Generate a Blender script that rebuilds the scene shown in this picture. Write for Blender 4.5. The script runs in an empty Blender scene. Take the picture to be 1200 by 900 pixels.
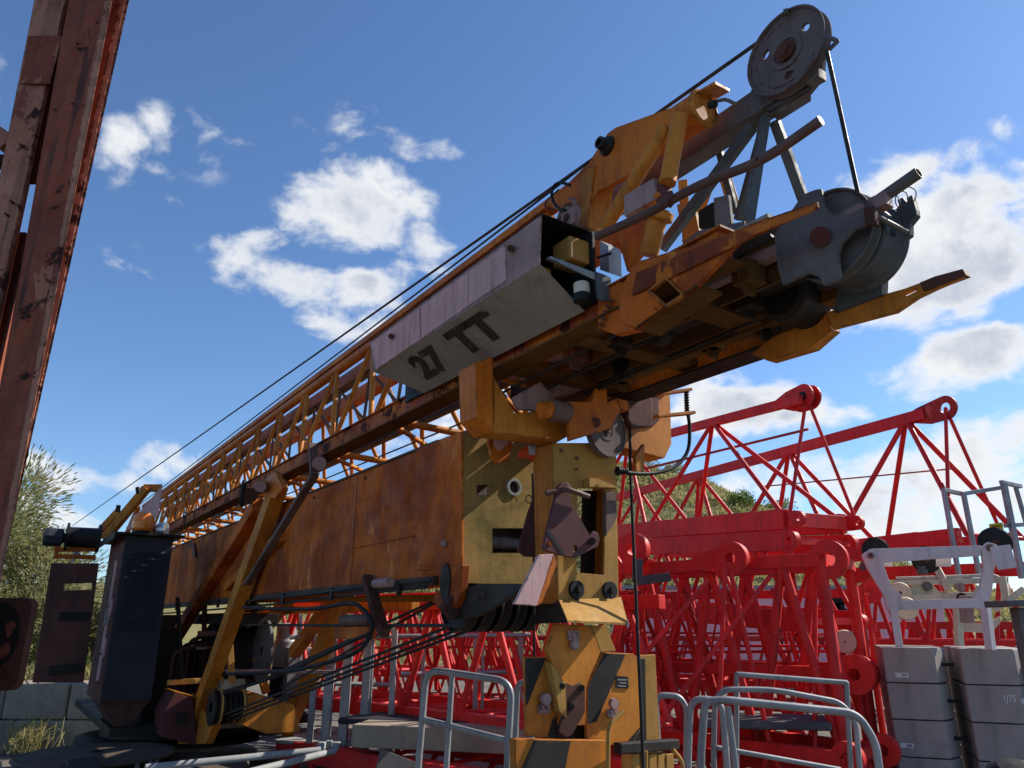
import bpy, math, random
from mathutils import Vector, Matrix
from mathutils.geometry import tessellate_polygon
random.seed(7)
rad = math.radians
sc = bpy.context.scene
COL = sc.collection
PI = math.pi
# ------------------------------------------------------------------ camera frame
F = 867.0; PITCH = rad(17.9); CZ = 1.8
CAM = Vector((0, 0, CZ))
cp, sp = math.cos(PITCH), math.sin(PITCH)
def ray(px, py):
    x = (px-600)/F; up = (450-py)/F
    return Vector((x, cp-up*sp, sp+up*cp))
def hit(px, py, p0, n):
    d = ray(px, py); n = Vector(n)
    return CAM + d*((Vector(p0)-CAM).dot(n)/d.dot(n))
AZ = rad(34.07)
UU = Vector((-math.sin(AZ), math.cos(AZ), 0)); VV = Vector((math.cos(AZ), math.sin(AZ), 0)); ZZ = Vector((0, 0, 1))
def VP(px, py, V): return hit(px, py, VV*V, VV)        # crane side planes
def UP(px, py, U): return hit(px, py, UU*U, UU)        # crane end planes
def ZP(px, py, z): return hit(px, py, (0, 0, z), ZZ)
def YP(px, py, Y): return hit(px, py, (0, Y, 0), (0, 1, 0))
def C3(u, v, z): return UU*u + VV*v + ZZ*z
def Uof(p): return p.dot(UU)
def Vof(p): return p.dot(VV)
# ------------------------------------------------------------------ materials
MATS = {}
def newmat(name):
    m = bpy.data.materials.new(name); m.use_nodes = True
    nt = m.node_tree; b = nt.nodes['Principled BSDF']
    return m, nt, b
def N(nt, t, **k):
    n = nt.nodes.new(t)
    for a, v in k.items():
        if a.startswith('i_'):
            n.inputs[int(a[2:]) if a[2:].isdigit() else a[2:].replace('_', ' ')].default_value = v
        else: setattr(n, a, v)
    return n
def ramp(nt, src, a, b, lo=0.0, hi=1.0):
    r = N(nt, 'ShaderNodeMapRange'); r.interpolation_type = 'SMOOTHSTEP'
    nt.links.new(src, r.inputs[0]); r.inputs[1].default_value = a; r.inputs[2].default_value = b
    r.inputs[3].default_value = lo; r.inputs[4].default_value = hi
    return r.outputs[0]
def mixc(nt, fac, a, b):
    m = N(nt, 'ShaderNodeMix', data_type='RGBA')
    if isinstance(fac, float): m.inputs[0].default_value = fac
    else: nt.links.new(fac, m.inputs[0])
    for i, c in ((6, a), (7, b)):
        if isinstance(c, tuple): m.inputs[i].default_value = (*c, 1)
        else: nt.links.new(c, m.inputs[i])
    return m.outputs[2]
def noise(nt, co, s, d=5, r=.6, dist=0):
    n = N(nt, 'ShaderNodeTexNoise'); n.inputs['Scale'].default_value = s; n.inputs['Detail'].default_value = d
    n.inputs['Roughness'].default_value = r; n.inputs['Distortion'].default_value = dist
    nt.links.new(co, n.inputs['Vector']); return n.outputs[0]
def mapping(nt, co, sc3):
    m = N(nt, 'ShaderNodeMapping'); nt.links.new(co, m.inputs[0]); m.inputs['Scale'].default_value = sc3
    return m.outputs[0]
def paint(name, c1, c2=None, rust=.3, streak=.4, rough=.5, moss=0, bump=.25, metal=0, scale=1.0, rustc=(.07, .022, .012), chip=None, spec=.18, edge=0.0, runs=0.0):
    if name in MATS: return MATS[name]
    m, nt, b = newmat(name)
    co = N(nt, 'ShaderNodeTexCoord').outputs['Object']
    c2 = c2 or tuple(x*.7 for x in c1)
    n1 = noise(nt, co, 1.7*scale, 6, .65, .4)
    c = mixc(nt, ramp(nt, n1, .38, .62), c1, c2)
    st = noise(nt, mapping(nt, co, (14*scale, 14*scale, 1.1*scale)), 1.0, 4, .6)
    c = mixc(nt, ramp(nt, st, .5, .72, 0, streak), c, tuple(x*.35+.01 for x in c1))
    sm = noise(nt, co, 23*scale, 6, .7)
    c = mixc(nt, ramp(nt, sm, .45, .7, 0, streak*.5), c, tuple(x*.5+.02 for x in c2))
    n2 = noise(nt, co, 5.5*scale, 9, .72, .3)
    t = .72 - .22*rust
    rm = ramp(nt, n2, t, t+.035)
    if chip:
        n4 = noise(nt, mapping(nt, co, (3.2, 3.2, 1.1)), 1.6*scale, 9, .68, .2)
        c = mixc(nt, ramp(nt, n4, .60, .625), c, chip)
    if rust > 0: c = mixc(nt, rm, c, rustc)
    if runs:
        n6 = noise(nt, mapping(nt, co, (26*scale, 26*scale, 1.3*scale)), 1.0, 5, .65, .15); n7 = noise(nt, co, 1.1*scale, 3, .6)
        rr_ = N(nt, 'ShaderNodeMath', operation='MULTIPLY'); nt.links.new(ramp(nt, n6, .52, .66), rr_.inputs[0]); nt.links.new(ramp(nt, n7, .42, .62, 0, runs), rr_.inputs[1])
        c = mixc(nt, rr_.outputs[0], c, tuple(x*1.3+.01 for x in rustc))
    if edge:
        bv = N(nt, 'ShaderNodeBevel', samples=4); bv.inputs[0].default_value = .016
        ge = N(nt, 'ShaderNodeNewGeometry'); dp_ = N(nt, 'ShaderNodeVectorMath', operation='DOT_PRODUCT'); nt.links.new(bv.outputs[0], dp_.inputs[0]); nt.links.new(ge.outputs['Normal'], dp_.inputs[1])
        n8 = noise(nt, co, 16*scale, 6, .7)
        em = N(nt, 'ShaderNodeMath', operation='MULTIPLY'); nt.links.new(ramp(nt, dp_.outputs['Value'], .985, .86), em.inputs[0]); nt.links.new(ramp(nt, n8, .60-.18*edge, .68-.18*edge), em.inputs[1])
        c = mixc(nt, em.outputs[0], c, rustc)
    if moss:
        n3 = noise(nt, co, 2.6*scale, 8, .75, .5)
        n5 = noise(nt, co, 30*scale, 5, .7); c = mixc(nt, ramp(nt, n5, .2, .8), c, tuple(x*.75 for x in c1)); c = mixc(nt, ramp(nt, n3, .62-.2*moss, .92-.22*moss, 0, .85), c, (.085, .075, .020))
    nt.links.new(c, b.inputs['Base Color'])
    nt.links.new(ramp(nt, n2, .3, .75, rough*.8, min(1, rough*1.5)), b.inputs['Roughness'])
    b.inputs['Metallic'].default_value = metal
    b.inputs['Specular IOR Level'].default_value = spec
    if bump:
        bp = N(nt, 'ShaderNodeBump'); bp.inputs['Strength'].default_value = bump; bp.inputs['Distance'].default_value = .004
        nt.links.new(n2, bp.inputs['Height']); nt.links.new(bp.outputs[0], b.inputs['Normal'])
    MATS[name] = m; return m
ORANGE = paint('orange_faded_paint', (.54, .125, .012), (.26, .050, .007), rust=.3, streak=.28, rough=.65, chip=(.58, .19, .035), edge=.8, runs=.35, rustc=(.05, .016, .008))
MOSSY = paint('yellow_paint_grown_with_algae', (.40, .25, .075), (.27, .155, .035), rust=.25, streak=.8, rough=.8, moss=1.0, edge=.7, runs=.7, rustc=(.05, .02, .01))
ORANGE2 = paint('orange_paint', (.60, .165, .012), (.42, .095, .008), rust=.4, streak=.4, rough=.5, edge=.8, runs=.5, rustc=(.06, .016, .008))
YELLOW = paint('yellow_ochre_paint', (.57, .205, .024), (.40, .13, .014), rust=.35, streak=.5, rough=.5, edge=.8, runs=.6, rustc=(.06, .02, .01))
YELMOSS = paint('tan_yellow_paint', (.52, .28, .07), (.36, .18, .038), rust=.2, streak=.65, rough=.75, moss=.45, edge=.7, runs=.6, rustc=(.05, .02, .01))
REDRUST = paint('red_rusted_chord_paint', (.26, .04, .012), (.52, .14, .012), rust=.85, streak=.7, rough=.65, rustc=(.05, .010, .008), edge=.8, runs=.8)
GREYP = paint('grey_steel_paint', (.165, .155, .15), (.105, .098, .096), rust=.28, streak=.6, rough=.6, edge=.6, runs=.45)
BLUEG = paint('blue_grey_paint', (.115, .125, .13), (.07, .076, .08), rust=.2, streak=.5, rough=.6, edge=.6, runs=.4)
MAUVE = paint('faded_mauve_grey_paint', (.37, .235, .215), (.28, .18, .165), rust=.2, streak=.5, rough=.6, edge=.6, runs=.5)
PINKW = paint('chalky_pinkish_white_paint', (.64, .39, .365), (.54, .33, .31), rust=.15, streak=.45, rough=.7, edge=.5, runs=.3)
BEIGE = paint('dirty_off_white_paint', (.33, .28, .235), (.25, .205, .165), rust=.05, streak=.8, rough=.75, moss=.25)
SHV = paint('sheave_grey_paint', (.15, .12, .118), (.12, .095, .093), rust=.15, streak=.3, rough=.85, spec=.04, edge=.5)
MAROON = paint('maroon_primer', (.115, .035, .032), (.085, .027, .026), rust=.2, streak=.4, rough=.5)
MAROON2 = paint('dark_maroon_panel_paint', (.125, .052, .043), (.085, .036, .031), rust=.3, streak=.7, rough=.6, edge=.6, runs=.5, spec=.1)
DARK = paint('dark_greasy_steel', (.016, .013, .011), (.028, .021, .016), rust=.3, streak=.3, rough=.5)
BLACK = paint('black_rubber', (.012, .012, .012), (.018, .018, .018), rust=0, streak=.1, rough=.55)
NAVY = paint('slate_blue_sheet_metal', (.034, .035, .043), (.026, .027, .034), rust=0, streak=.35, rough=.55, spec=.12, edge=.4, rustc=(.09, .08, .08))
ROPE = paint('wire_rope_steel', (.04, .036, .033), (.025, .023, .022), rust=.1, streak=.2, rough=.5)
RUSTM = paint('bare_rusty_steel', (.11, .045, .03), (.07, .03, .022), rust=.5, streak=.5, rough=.8)
PIPE = paint('rusty_grey_tube', (.16, .10, .085), (.10, .05, .04), rust=.5, streak=.4, rough=.6)
RED = paint('bright_red_crane_paint', (.68, .028, .024), (.52, .018, .018), rust=.1, streak=.5, rough=.48, spec=.25, edge=.45, runs=.4, rustc=(.12, .025, .015))
RED2 = paint('faded_red_crane_paint', (.42, .035, .025), (.30, .024, .020), rust=.18, streak=.5, rough=.55, edge=.5, runs=.4, chip=(.5, .09, .07))
GALV = paint('galvanised_steel', (.34, .345, .35), (.25, .255, .26), rust=0, streak=.5, rough=.5, metal=.45, bump=.15)
GREYL = paint('light_grey_base_paint', (.34, .35, .34), (.26, .265, .26), rust=.1, streak=.4, rough=.6, moss=.15)
WHITE = paint('white_trolley_paint', (.66, .60, .58), (.58, .52, .50), rust=.05, streak=.35, rough=.5)
CREAM = paint('cream_trolley_paint', (.62, .55, .42), (.54, .47, .36), rust=.12, streak=.45, rough=.55)
COLRED = paint('weathered_red_oxide_paint', (.26, .07, .035), (.18, .045, .025), rust=.6, streak=.8, rough=.65, rustc=(.035, .014, .012), chip=(.33, .13, .08), edge=.9, runs=1.0)
COLPINK = paint('faded_salmon_oxide_paint', (.42, .20, .13), (.32, .13, .085), rust=.6, streak=.8, rough=.7, rustc=(.04, .016, .014), chip=(.20, .055, .04), edge=.9, runs=.9)
BEACON = paint('orange_beacon_plastic', (.75, .19, .01), (.7, .17, .01), rust=0, streak=.1, rough=.15, bump=0, spec=.6)
GLASSY = paint('silver_lamp_housing', (.55, .55, .56), None, rust=0, streak=.2, rough=.25, metal=.8, bump=0)
SIGNY = paint('yellow_sign_paint', (.72, .52, .03), None, rust=0, streak=.3, rough=.5)
STRIPE = paint('black_stripe_paint', (.020, .017, .016), (.03, .026, .022), rust=.1, streak=.4, rough=.7, edge=.5, rustc=(.2, .09, .02))
LETTER = paint('black_stencil_paint', (.030, .024, .021), (.045, .036, .03), rust=0, streak=.3, rough=.75, chip=(.20, .15, .10), scale=1.6)
STICK = paint('white_sticker', (.7, .68, .68), None, rust=0, streak=.2, rough=.6)
SCARF = paint('red_warning_cloth', (.55, .04, .02), (.6, .10, .03), rust=0, streak=.3, rough=.9)
SCARFW = paint('reflective_grey_band', (.42, .43, .45), None, rust=0, streak=.2, rough=.4)
PINKBG = paint('pale_pink_wall_sheet', (.80, .47, .48), (.74, .42, .43), rust=0, streak=.3, rough=.8)
DUSTY = paint('dusty_brown_plate', (.10, .075, .055), (.07, .05, .038), rust=.2, streak=.3, rough=.8)

def concrete(name, c1, c2, s=1.0):
    m, nt, b = newmat(name)
    co = N(nt, 'ShaderNodeTexCoord').outputs['Object']
    n1 = noise(nt, co, 1.3*s, 8, .65, .3); n2 = noise(nt, co, 40*s, 6, .7)
    st = noise(nt, mapping(nt, co, (9, 9, .9)), 1, 5, .6)
    c = mixc(nt, ramp(nt, n1, .35, .65), c1, c2)
    c = mixc(nt, ramp(nt, st, .5, .75, 0, .5), c, tuple(x*.5 for x in c1))
    c = mixc(nt, ramp(nt, n2, .52, .7, 0, .35), c, tuple(x*.55 for x in c2))
    nt.links.new(c, b.inputs['Base Color']); b.inputs['Roughness'].default_value = .92
    bp = N(nt, 'ShaderNodeBump'); bp.inputs['Strength'].default_value = .6; bp.inputs['Distance'].default_value = .01
    nt.links.new(n2, bp.inputs['Height']); nt.links.new(bp.outputs[0], b.inputs['Normal'])
    return m
RUSTBAND = paint('dark_rust_band', (.11, .018, .012), (.30, .075, .015), rust=.6, streak=.6, rough=.8, rustc=(.04, .010, .008), chip=(.48, .13, .015))
CONC = concrete('cast_concrete', (.33, .29, .27), (.23, .20, .185))
CONC2 = concrete('weathered_concrete', (.32, .26, .19), (.20, .165, .125))
GROUNDM = concrete('packed_gravel', (.15, .13, .105), (.10, .09, .072), .6)
def leafmat(name, cols):
    m, nt, b = newmat(name)
    oi = N(nt, 'ShaderNodeNewGeometry').outputs['Random Per Island']
    cr = N(nt, 'ShaderNodeValToRGB'); e = cr.color_ramp.elements
    e[0].color = (*cols[0], 1); e[1].color = (*cols[-1], 1)
    for i, c in enumerate(cols[1:-1]):
        x = e.new((i+1)/(len(cols)-1)); x.color = (*c, 1)
    co = N(nt, 'ShaderNodeTexCoord').outputs['Object']
    n1 = noise(nt, co, .35, 4, .6)
    ad = N(nt, 'ShaderNodeMath', operation='MULTIPLY_ADD'); nt.links.new(oi, ad.inputs[0]); ad.inputs[1].default_value = .55
    nt.links.new(ramp(nt, n1, .35, .65, 0, .5), ad.inputs[2])
    nt.links.new(ad.outputs[0], cr.inputs[0]); nt.links.new(cr.outputs[0], b.inputs['Base Color'])
    tl = N(nt, 'ShaderNodeBsdfTranslucent'); nt.links.new(cr.outputs[0], tl.inputs[0]); mxs = N(nt, 'ShaderNodeMixShader'); mxs.inputs[0].default_value = .45
    nt.links.new(b.outputs[0], mxs.inputs[1]); nt.links.new(tl.outputs[0], mxs.inputs[2]); nt.links.new(mxs.outputs[0], nt.nodes['Material Output'].inputs[0])
    b.inputs['Roughness'].default_value = .7; b.inputs['Specular IOR Level'].default_value = .2
    return m
LEAF = leafmat('olive_shrub_leaves', [(.09, .11, .03), (.17, .19, .06), (.30, .28, .13), (.42, .36, .22)])
LEAFD = leafmat('dark_green_leaves', [(.05, .08, .02), (.09, .14, .03), (.16, .20, .05)])
GRASSM = leafmat('dry_hill_grass', [(.14, .16, .05), (.26, .25, .09), (.36, .31, .14), (.42, .36, .20)])
HILLM = leafmat('hill_soil_and_turf', [(.20, .20, .08), (.26, .24, .10), (.32, .28, .14)])
BARK = paint('bark', (.10, .07, .05), None, rust=0, streak=.5, rough=.95)
# ------------------------------------------------------------------ mesh toolkit
class MB:
    def __init__(s): s.v = []; s.f = []; s.sm = []
    def add(s, vs, fs, smooth=False):
        o = len(s.v); s.v += [Vector(p) for p in vs]
        for f in fs: s.f.append(tuple(i+o for i in f)); s.sm.append(smooth)
        return s
    def prism(s, pts, vec, holes=()):
        loops = [list(map(Vector, pts))] + [list(map(Vector, h)) for h in holes]
        vec = Vector(vec); allp = [p for l in loops for p in l]; n = len(allp)
        vs = allp + [p+vec for p in allp]; fs = []
        if holes:
            for t in tessellate_polygon(loops): fs.append(tuple(t)); fs.append(tuple(i+n for i in reversed(t)))
        else:
            if len(pts) > 4:
                for t in tessellate_polygon(loops): fs.append(tuple(t)); fs.append(tuple(i+n for i in reversed(t)))
            else:
                fs.append(tuple(range(n))); fs.append(tuple(range(2*n-1, n-1, -1)))
        o = 0
        for l in loops:
            k = len(l)
            for i in range(k):
                a, b = o+i, o+(i+1) % k; fs.append((a, b, b+n, a+n))
            o += k
        return s.add(vs, fs)
    def box(s, c, a, b, d):     # centre and three half vectors
        c = Vector(c)
        vs = [c+a*i+b*j+d*k for i in (-1, 1) for j in (-1, 1) for k in (-1, 1)]
        return s.add(vs, [(0, 1, 3, 2), (4, 6, 7, 5), (0, 4, 5, 1), (2, 3, 7, 6), (0, 2, 6, 4), (1, 5, 7, 3)])
    def cbox(s, u0, u1, v0, v1, z0, z1):
        return s.box(C3((u0+u1)/2, (v0+v1)/2, (z0+z1)/2), UU*(abs(u1-u0)/2), VV*(abs(v1-v0)/2), ZZ*(abs(z1-z0)/2))
    def beam(s, a, b, w, h, up=ZZ):
        a, b = Vector(a), Vector(b); d = (b-a).normalized()
        side = d.cross(Vector(up)); side = side.normalized() if side.length > 1e-4 else d.orthogonal().normalized()
        u2 = side.cross(d).normalized()
        return s.box((a+b)/2, (b-a)/2, side*(w/2), u2*(h/2))
    def sweep(s, prof, a, b, side, up):
        a, b = Vector(a), Vector(b)
        return s.prism([a+side*x+up*y for x, y in prof], b-a)
    def tube(s, pts, r, n=10, closed_ends=True, r2=None):
        pts = [Vector(p) for p in pts]; m = len(pts); vs = []; fs = []
        prev = None
        for i, p in enumerate(pts):
            t = (pts[min(i+1, m-1)]-pts[max(i-1, 0)]).normalized()
            if prev is None: a = t.orthogonal().normalized()
            else:
                a = (prev - t*prev.dot(t)).normalized()
            prev = a; b = t.cross(a); rr = r if r2 is None else r+(r2-r)*i/(m-1)
            for k in range(n):
                an = 2*PI*k/n; vs.append(p+(a*math.cos(an)+b*math.sin(an))*rr)
        for i in range(m-1):
            for k in range(n):
                fs.append((i*n+k, i*n+(k+1) % n, (i+1)*n+(k+1) % n, (i+1)*n+k))
        s.add(vs, fs, True)
        if closed_ends:
            s.add(vs[:n], [tuple(range(n-1, -1, -1))]); s.add(vs[-n:], [tuple(range(n))])
        return s
    def pipe(s, a, b, r, t=.004, n=16):      # hollow tube
        a, b = Vector(a), Vector(b); d = (b-a).normalized()
        return s.lathe(a, d, [(r, 0), (r, (b-a).length), (r-t, (b-a).length), (r-t, 0), (r, 0)], n)
    def lathe(s, c, axis, prof, n=32, smooth=True):   # prof: (radius, along)
        c = Vector(c); ax = Vector(axis).normalized(); a = ax.orthogonal().normalized(); b = ax.cross(a)
        for j in range(len(prof)-1):
            (r0, h0), (r1, h1) = prof[j], prof[j+1]; vs = []; fs = []
            for k in range(n):
                an = 2*PI*k/n; e = a*math.cos(an)+b*math.sin(an)
                vs += [c+ax*h0+e*r0, c+ax*h1+e*r1]
            for k in range(n):
                q = (k+1) % n; fs.append((2*k, 2*q, 2*q+1, 2*k+1))
            s.add(vs, fs, smooth)
        return s
    def cyl(s, a, b, r, n=20):
        a, b = Vector(a), Vector(b); L = (b-a).length
        return s.lathe(a, b-a, [(1e-4, 0), (r, 0), (r, L), (1e-4, L)], n)
    def build(s, name, mat, parent=None, origin=None, bevel=0.0):
        if origin is None:
            if parent is not None:
                r = parent
                while r.parent: r = r.parent
                origin = r.location
            else:
                xs = [p.x for p in s.v]; ys = [p.y for p in s.v]; zs = [p.z for p in s.v]
                origin = Vector(((min(xs)+max(xs))/2, (min(ys)+max(ys))/2, min(zs)))
        origin = Vector(origin)
        me = bpy.data.meshes.new(name); me.from_pydata([p-origin for p in s.v], [], s.f)
        me.polygons.foreach_set('use_smooth', s.sm)
        bmfix(me); me.materials.append(mat)
        o = bpy.data.objects.new(name, me); COL.objects.link(o)
        if parent is not None: o.parent = parent
        else: o.location = origin
        if bevel:
            bv = o.modifiers.new('bevel', 'BEVEL'); bv.width = bevel; bv.segments = 2; bv.limit_method = 'ANGLE'; bv.angle_limit = rad(50)
        return o
import bmesh
def bmfix(me):
    bm = bmesh.new(); bm.from_mesh(me)
    bmesh.ops.recalc_face_normals(bm, faces=bm.faces)
    bm.to_mesh(me); bm.free()
def empty(name, loc):
    o = bpy.data.objects.new(name, None); COL.objects.link(o); o.location = Vector(loc); o.empty_display_size = .2
    return o
def tag(o, label=None, cat=None, group=None, kind=None):
    if label: o['label'] = label
    if cat: o['category'] = cat
    if group: o['group'] = group
    if kind: o['kind'] = kind
    return o
def circ(c, n1, n2, r, n=16, r2=None):
    r2 = r2 or r
    return [Vector(c)+n1*(r*math.cos(2*PI*k/n))+n2*(r2*math.sin(2*PI*k/n)) for k in range(n)]
def spline(pts, n=6):
    pts = [Vector(p) for p in pts]; out = []
    for i in range(len(pts)-1):
        p0 = pts[max(i-1, 0)]; p1 = pts[i]; p2 = pts[i+1]; p3 = pts[min(i+2, len(pts)-1)]
        for k in range(n):
            t = k/n
            out.append(.5*((2*p1)+(p2-p0)*t+(2*p0-5*p1+4*p2-p3)*t*t+(3*p1-p0-3*p2+p3)*t**3))
    out.append(pts[-1]); return out
def fillet(pts, r, n=5):
    pts = [Vector(p) for p in pts]; out = [pts[0]]
    for i in range(1, len(pts)-1):
        a, b, c = pts[i-1], pts[i], pts[i+1]; d1 = (a-b); d2 = (c-b); rr = min(r, d1.length*.45, d2.length*.45)
        p, q = b+d1.normalized()*rr, b+d2.normalized()*rr
        for k in range(n+1):
            t = k/n; out.append(p*(1-t)**2+b*2*t*(1-t)+q*t*t)
    out.append(pts[-1]); return out

# ================================================================== THE CRANE
crane = empty('tower_crane', C3(9.6, 2.45, 0))
tag(crane, 'old yellow and orange self-erecting crane folded for transport, 27 TT on its box', 'crane')
def P(name, mb, mat, parent=crane, bevel=0.0, label=None):
    o = mb.build(name, mat, parent, bevel=bevel)
    if label: o['label'] = label
    return o
def plU(pix, U, t, holes=()):     # plate in the plane U traced in the photo, thickness away from the viewer
    return MB().prism([UP(x, y, U) for x, y in pix], UU*t, [[UP(x, y, U) for x, y in h] for h in holes])
def plV(pix, V, t, holes=()):
    return MB().prism([VP(x, y, V) for x, y in pix], VV*t, [[VP(x, y, V) for x, y in h] for h in holes])
def sheave(c, R, w, hub, holes=3, hr=None, mat=GREYP, name='sheave', n=48, ph=.4, axis=VV):
    """rope pulley centred on c, axis along the crane's cross direction"""
    c = Vector(c); m = MB(); h = w/2
    m.lathe(c, axis, [(R*.80, -h*.35), (R*.93, -h*.45), (R*.96, -h), (R, -h), (R*1.0, -h*.8), (R*.90, 0), (R*1.0, h*.8), (R, h), (R*.96, h), (R*.93, h*.45), (R*.80, h*.35)], n)
    a = Vector(axis).orthogonal().normalized() if axis is not VV else UU
    b = ZZ if axis is VV else Vector(axis).cross(a)
    outer = circ(c-axis*(h*.35), a, b, R*.805, n)
    hl = []
    for k in range(holes):
        an = ph+2*PI*k/max(holes, 1); cc = c-axis*(h*.35)+a*(R*.60*math.cos(an))+b*(R*.60*math.sin(an))
        e1 = (a*math.cos(an)+b*math.sin(an)); e2 = (-a*math.sin(an)+b*math.cos(an))
        hl.append(circ(cc, e1, e2, (hr or R*.10), 14, (hr or R*.10)*1.35))
    m.prism(outer, axis*(h*.7), hl)
    # raised ring round the hub
    m.lathe(c, axis, [(R*.30, -h*.36), (R*.30, -h*.62), (R*.40, -h*.62), (R*.42, -h*.36)], n)
    m.lathe(c, axis, [(R*.30, h*.36), (R*.30, h*.62), (R*.40, h*.62), (R*.42, h*.36)], n)
    o = P(name, m, mat)
    hb = MB().lathe(c, axis, [(1e-4, -h*1.25), (hub*.55, -h*1.25), (hub*.6, -h*1.05), (hub, -h*1.02), (hub, h*1.02), (1e-4, h*1.02)], 24)
    P('hub', hb, RUSTM, o)
    return o
# ---- mast box (telescoped tower)
UE = 3.565; VM0, VM1 = 2.08, 2.83
zt = UP(541, 504, UE).z; zb = UP(541, 683, UE).z
pcorner = UP(541, 600, UE)
u_far = 13.6
m = MB()
m.prism([C3(UE+.012, VM0, zb+.05), C3(UE+.012, VM0, zt), C3(u_far, VM0, zt), C3(u_far, VM0, zb+.05)], VV*.02)
m.cbox(UE+.012, u_far, VM0+.02, VM1-.02, zb+.05, zb+.07)
m.prism([C3(UE+.012, VM1-.02, zb+.05), C3(UE+.012, VM1-.02, zt), C3(u_far, VM1-.02, zt), C3(u_far, VM1-.02, zb+.05)], VV*.02)
P('mast', m, ORANGE)
m = MB().cbox(UE+.3, u_far, VM0-.012, VM0+.03, zt-.010, zt+.006); m.cbox(UE+.3, u_far, VM0-.014, VM0+.03, zb+.0, zb+.048)
P('mast_rail', m, DUSTY, bevel=.003)
m = plV([(487, 668), (541, 683), (541, 505), (487, 526)], VM0-.012, .012)
P('doubler_plate', m, ORANGE, bevel=.002)
# end plate with its window
EPx = UP(626, 690, UE); 
def EP(px, py): return UP(px, py, UE)
win = [EP(577, 619), EP(640, 619), EP(640, 648), EP(577, 648)]
sq = [EP(559, 568), EP(572, 568), EP(572, 580), EP(559, 580)]
rnd = circ(EP(602, 571), VV, ZZ, .035, 20)
m = MB().prism([C3(UE, VM0, zt), C3(UE, VM1, zt), C3(UE, VM1, zb), C3(UE, VM0, zb)], UU*.012, [win, sq, rnd])
endp = P('end_plate', m, MOSSY, label='mossy yellow end plate of the mast with a square window')
m = MB().lathe(EP(602, 571)-UU*.012, UU, [(.036, .02), (.036, 0), (.05, 0), (.052, .012)], 24); P('port_ring', m, GREYL, endp)
m = MB().cyl(EP(604, 573)+UU*.03, EP(604, 573)+UU*.2, .022); P('pin', m, PIPE, endp)
m = MB().cbox(UE+.02, UE+.05, VM0+.02, VM1-.02, zb+.1, zt-.1)
m = MB().cyl(C3(UE+.1, VM0+.12, EP(590, 634).z), C3(UE+.1, VM1-.1, EP(590, 634).z), .035); m.cbox(UE+.25, UE+.27, VM0+.03, VM1-.03, zb+.08, zt-.02)
P('inner_roller', m, GREYP)
m = MB().cyl(VP(520, 637, VM0-.03), VP(520, 637, VM0-.012), .02); P('bolt_head', m, MAUVE)
# hook, lug and rope blocks below the mast end
m = plV([(506, 664), (541, 664), (541, 683), (520, 712), (514, 705), (512, 690), (515, 676), (520, 680), (519, 690), (524, 700), (531, 690), (506, 676)], VM0-.02, .045)
m = plV([(487, 662), (541, 662), (538, 700), (532, 712), (520, 716), (511, 712), (508, 702), (512, 692), (518, 692), (517, 702), (524, 704), (527, 690), (506, 668), (487, 668)], VM0-.02, .05)
P('hook_lug', m, ORANGE, bevel=.004)
m = MB().prism(circ(VP(521, 682, VM0-.03), UU, ZZ, .055, 16, .10), VV*.05); P('worn_opening', m, DARK)
m = plV([(520, 700), (560, 684), (620, 684), (597, 700), (560, 722), (533, 726)], VM0+.02, .03); P('block_cheek', m, DARK, bevel=.003)
for k in range(5):
    c = C3(UE+.18, VM0+.10+k*.105, zb-.085)
    sheave(c, .17, .07, .04, holes=0, mat=DARK, name='rope_sheave', n=36)
m = plU([(520, 712), (536, 690), (546, 700), (533, 727)], UE+.05, .06); P('block_stop', m, RUSTM)
# ---- bottom hanging brackets under the mast
m = MB().beam(VP(430, 676, VM0-.05), VP(447, 734, VM0-.05), .07, .05); m.beam(VP(447, 734, VM0-.05), VP(452, 742, VM0-.05), .06, .06)
P('hanger_arm', m, RUSTM, bevel=.003)
m = MB().beam(VP(396, 742, VM0-.07), VP(436, 741, VM0-.07), .06, .075); P('rope_guide', m, ORANGE, bevel=.004)
m = MB().tube([VP(402, 727, VM0-.1), VP(436, 726, VM0-.1)], .035, 14); P('guide_roller', m, PIPE)
m = MB().tube([VP(440, 684, VM0-.1), VP(458, 682, VM0-.1)], .03, 14); P('guide_roller', m, MAUVE)
# ---- cables under the mast
def cable(pix, V, r=.012, name='cable', mat=ROPE, smooth=True, n=8):
    pts = [VP(x, y, V) for x, y in pix]
    if smooth: pts = spline(pts, 6)
    return P(name, MB().tube(pts, r, n), mat)
cable([(150, 716), (300, 703), (440, 686), (505, 680)], VM0-.06, .010)
cable([(150, 722), (290, 711), (420, 696), (500, 688)], VM0-.03, .010)
cable([(285, 712), (360, 714), (408, 707), (425, 714), (436, 730), (431, 750), (414, 766), (370, 780), (330, 787), (265, 790)], VM0-.16, .014, 'hydraulic_hose', BLACK)
cable([(262, 813), (330, 790), (400, 757), (432, 743)], VM0-.12, .013, 'hydraulic_hose', BLACK)
cable([(280, 732), (400, 733), (440, 733), (540, 733)], VM0-.02, .010)
for k, (a, b) in enumerate((((252, 842), (545, 727)), ((254, 846), (560, 729)), ((258, 849), (575, 729)), ((300, 800), (505, 706)), ((330, 806), (518, 702)))):
    P('hoist_rope', MB().tube([VP(*a, VM0-.05+k*.03), VP(*b, VM0+.1+k*.1)], .010, 8), ROPE)
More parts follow.
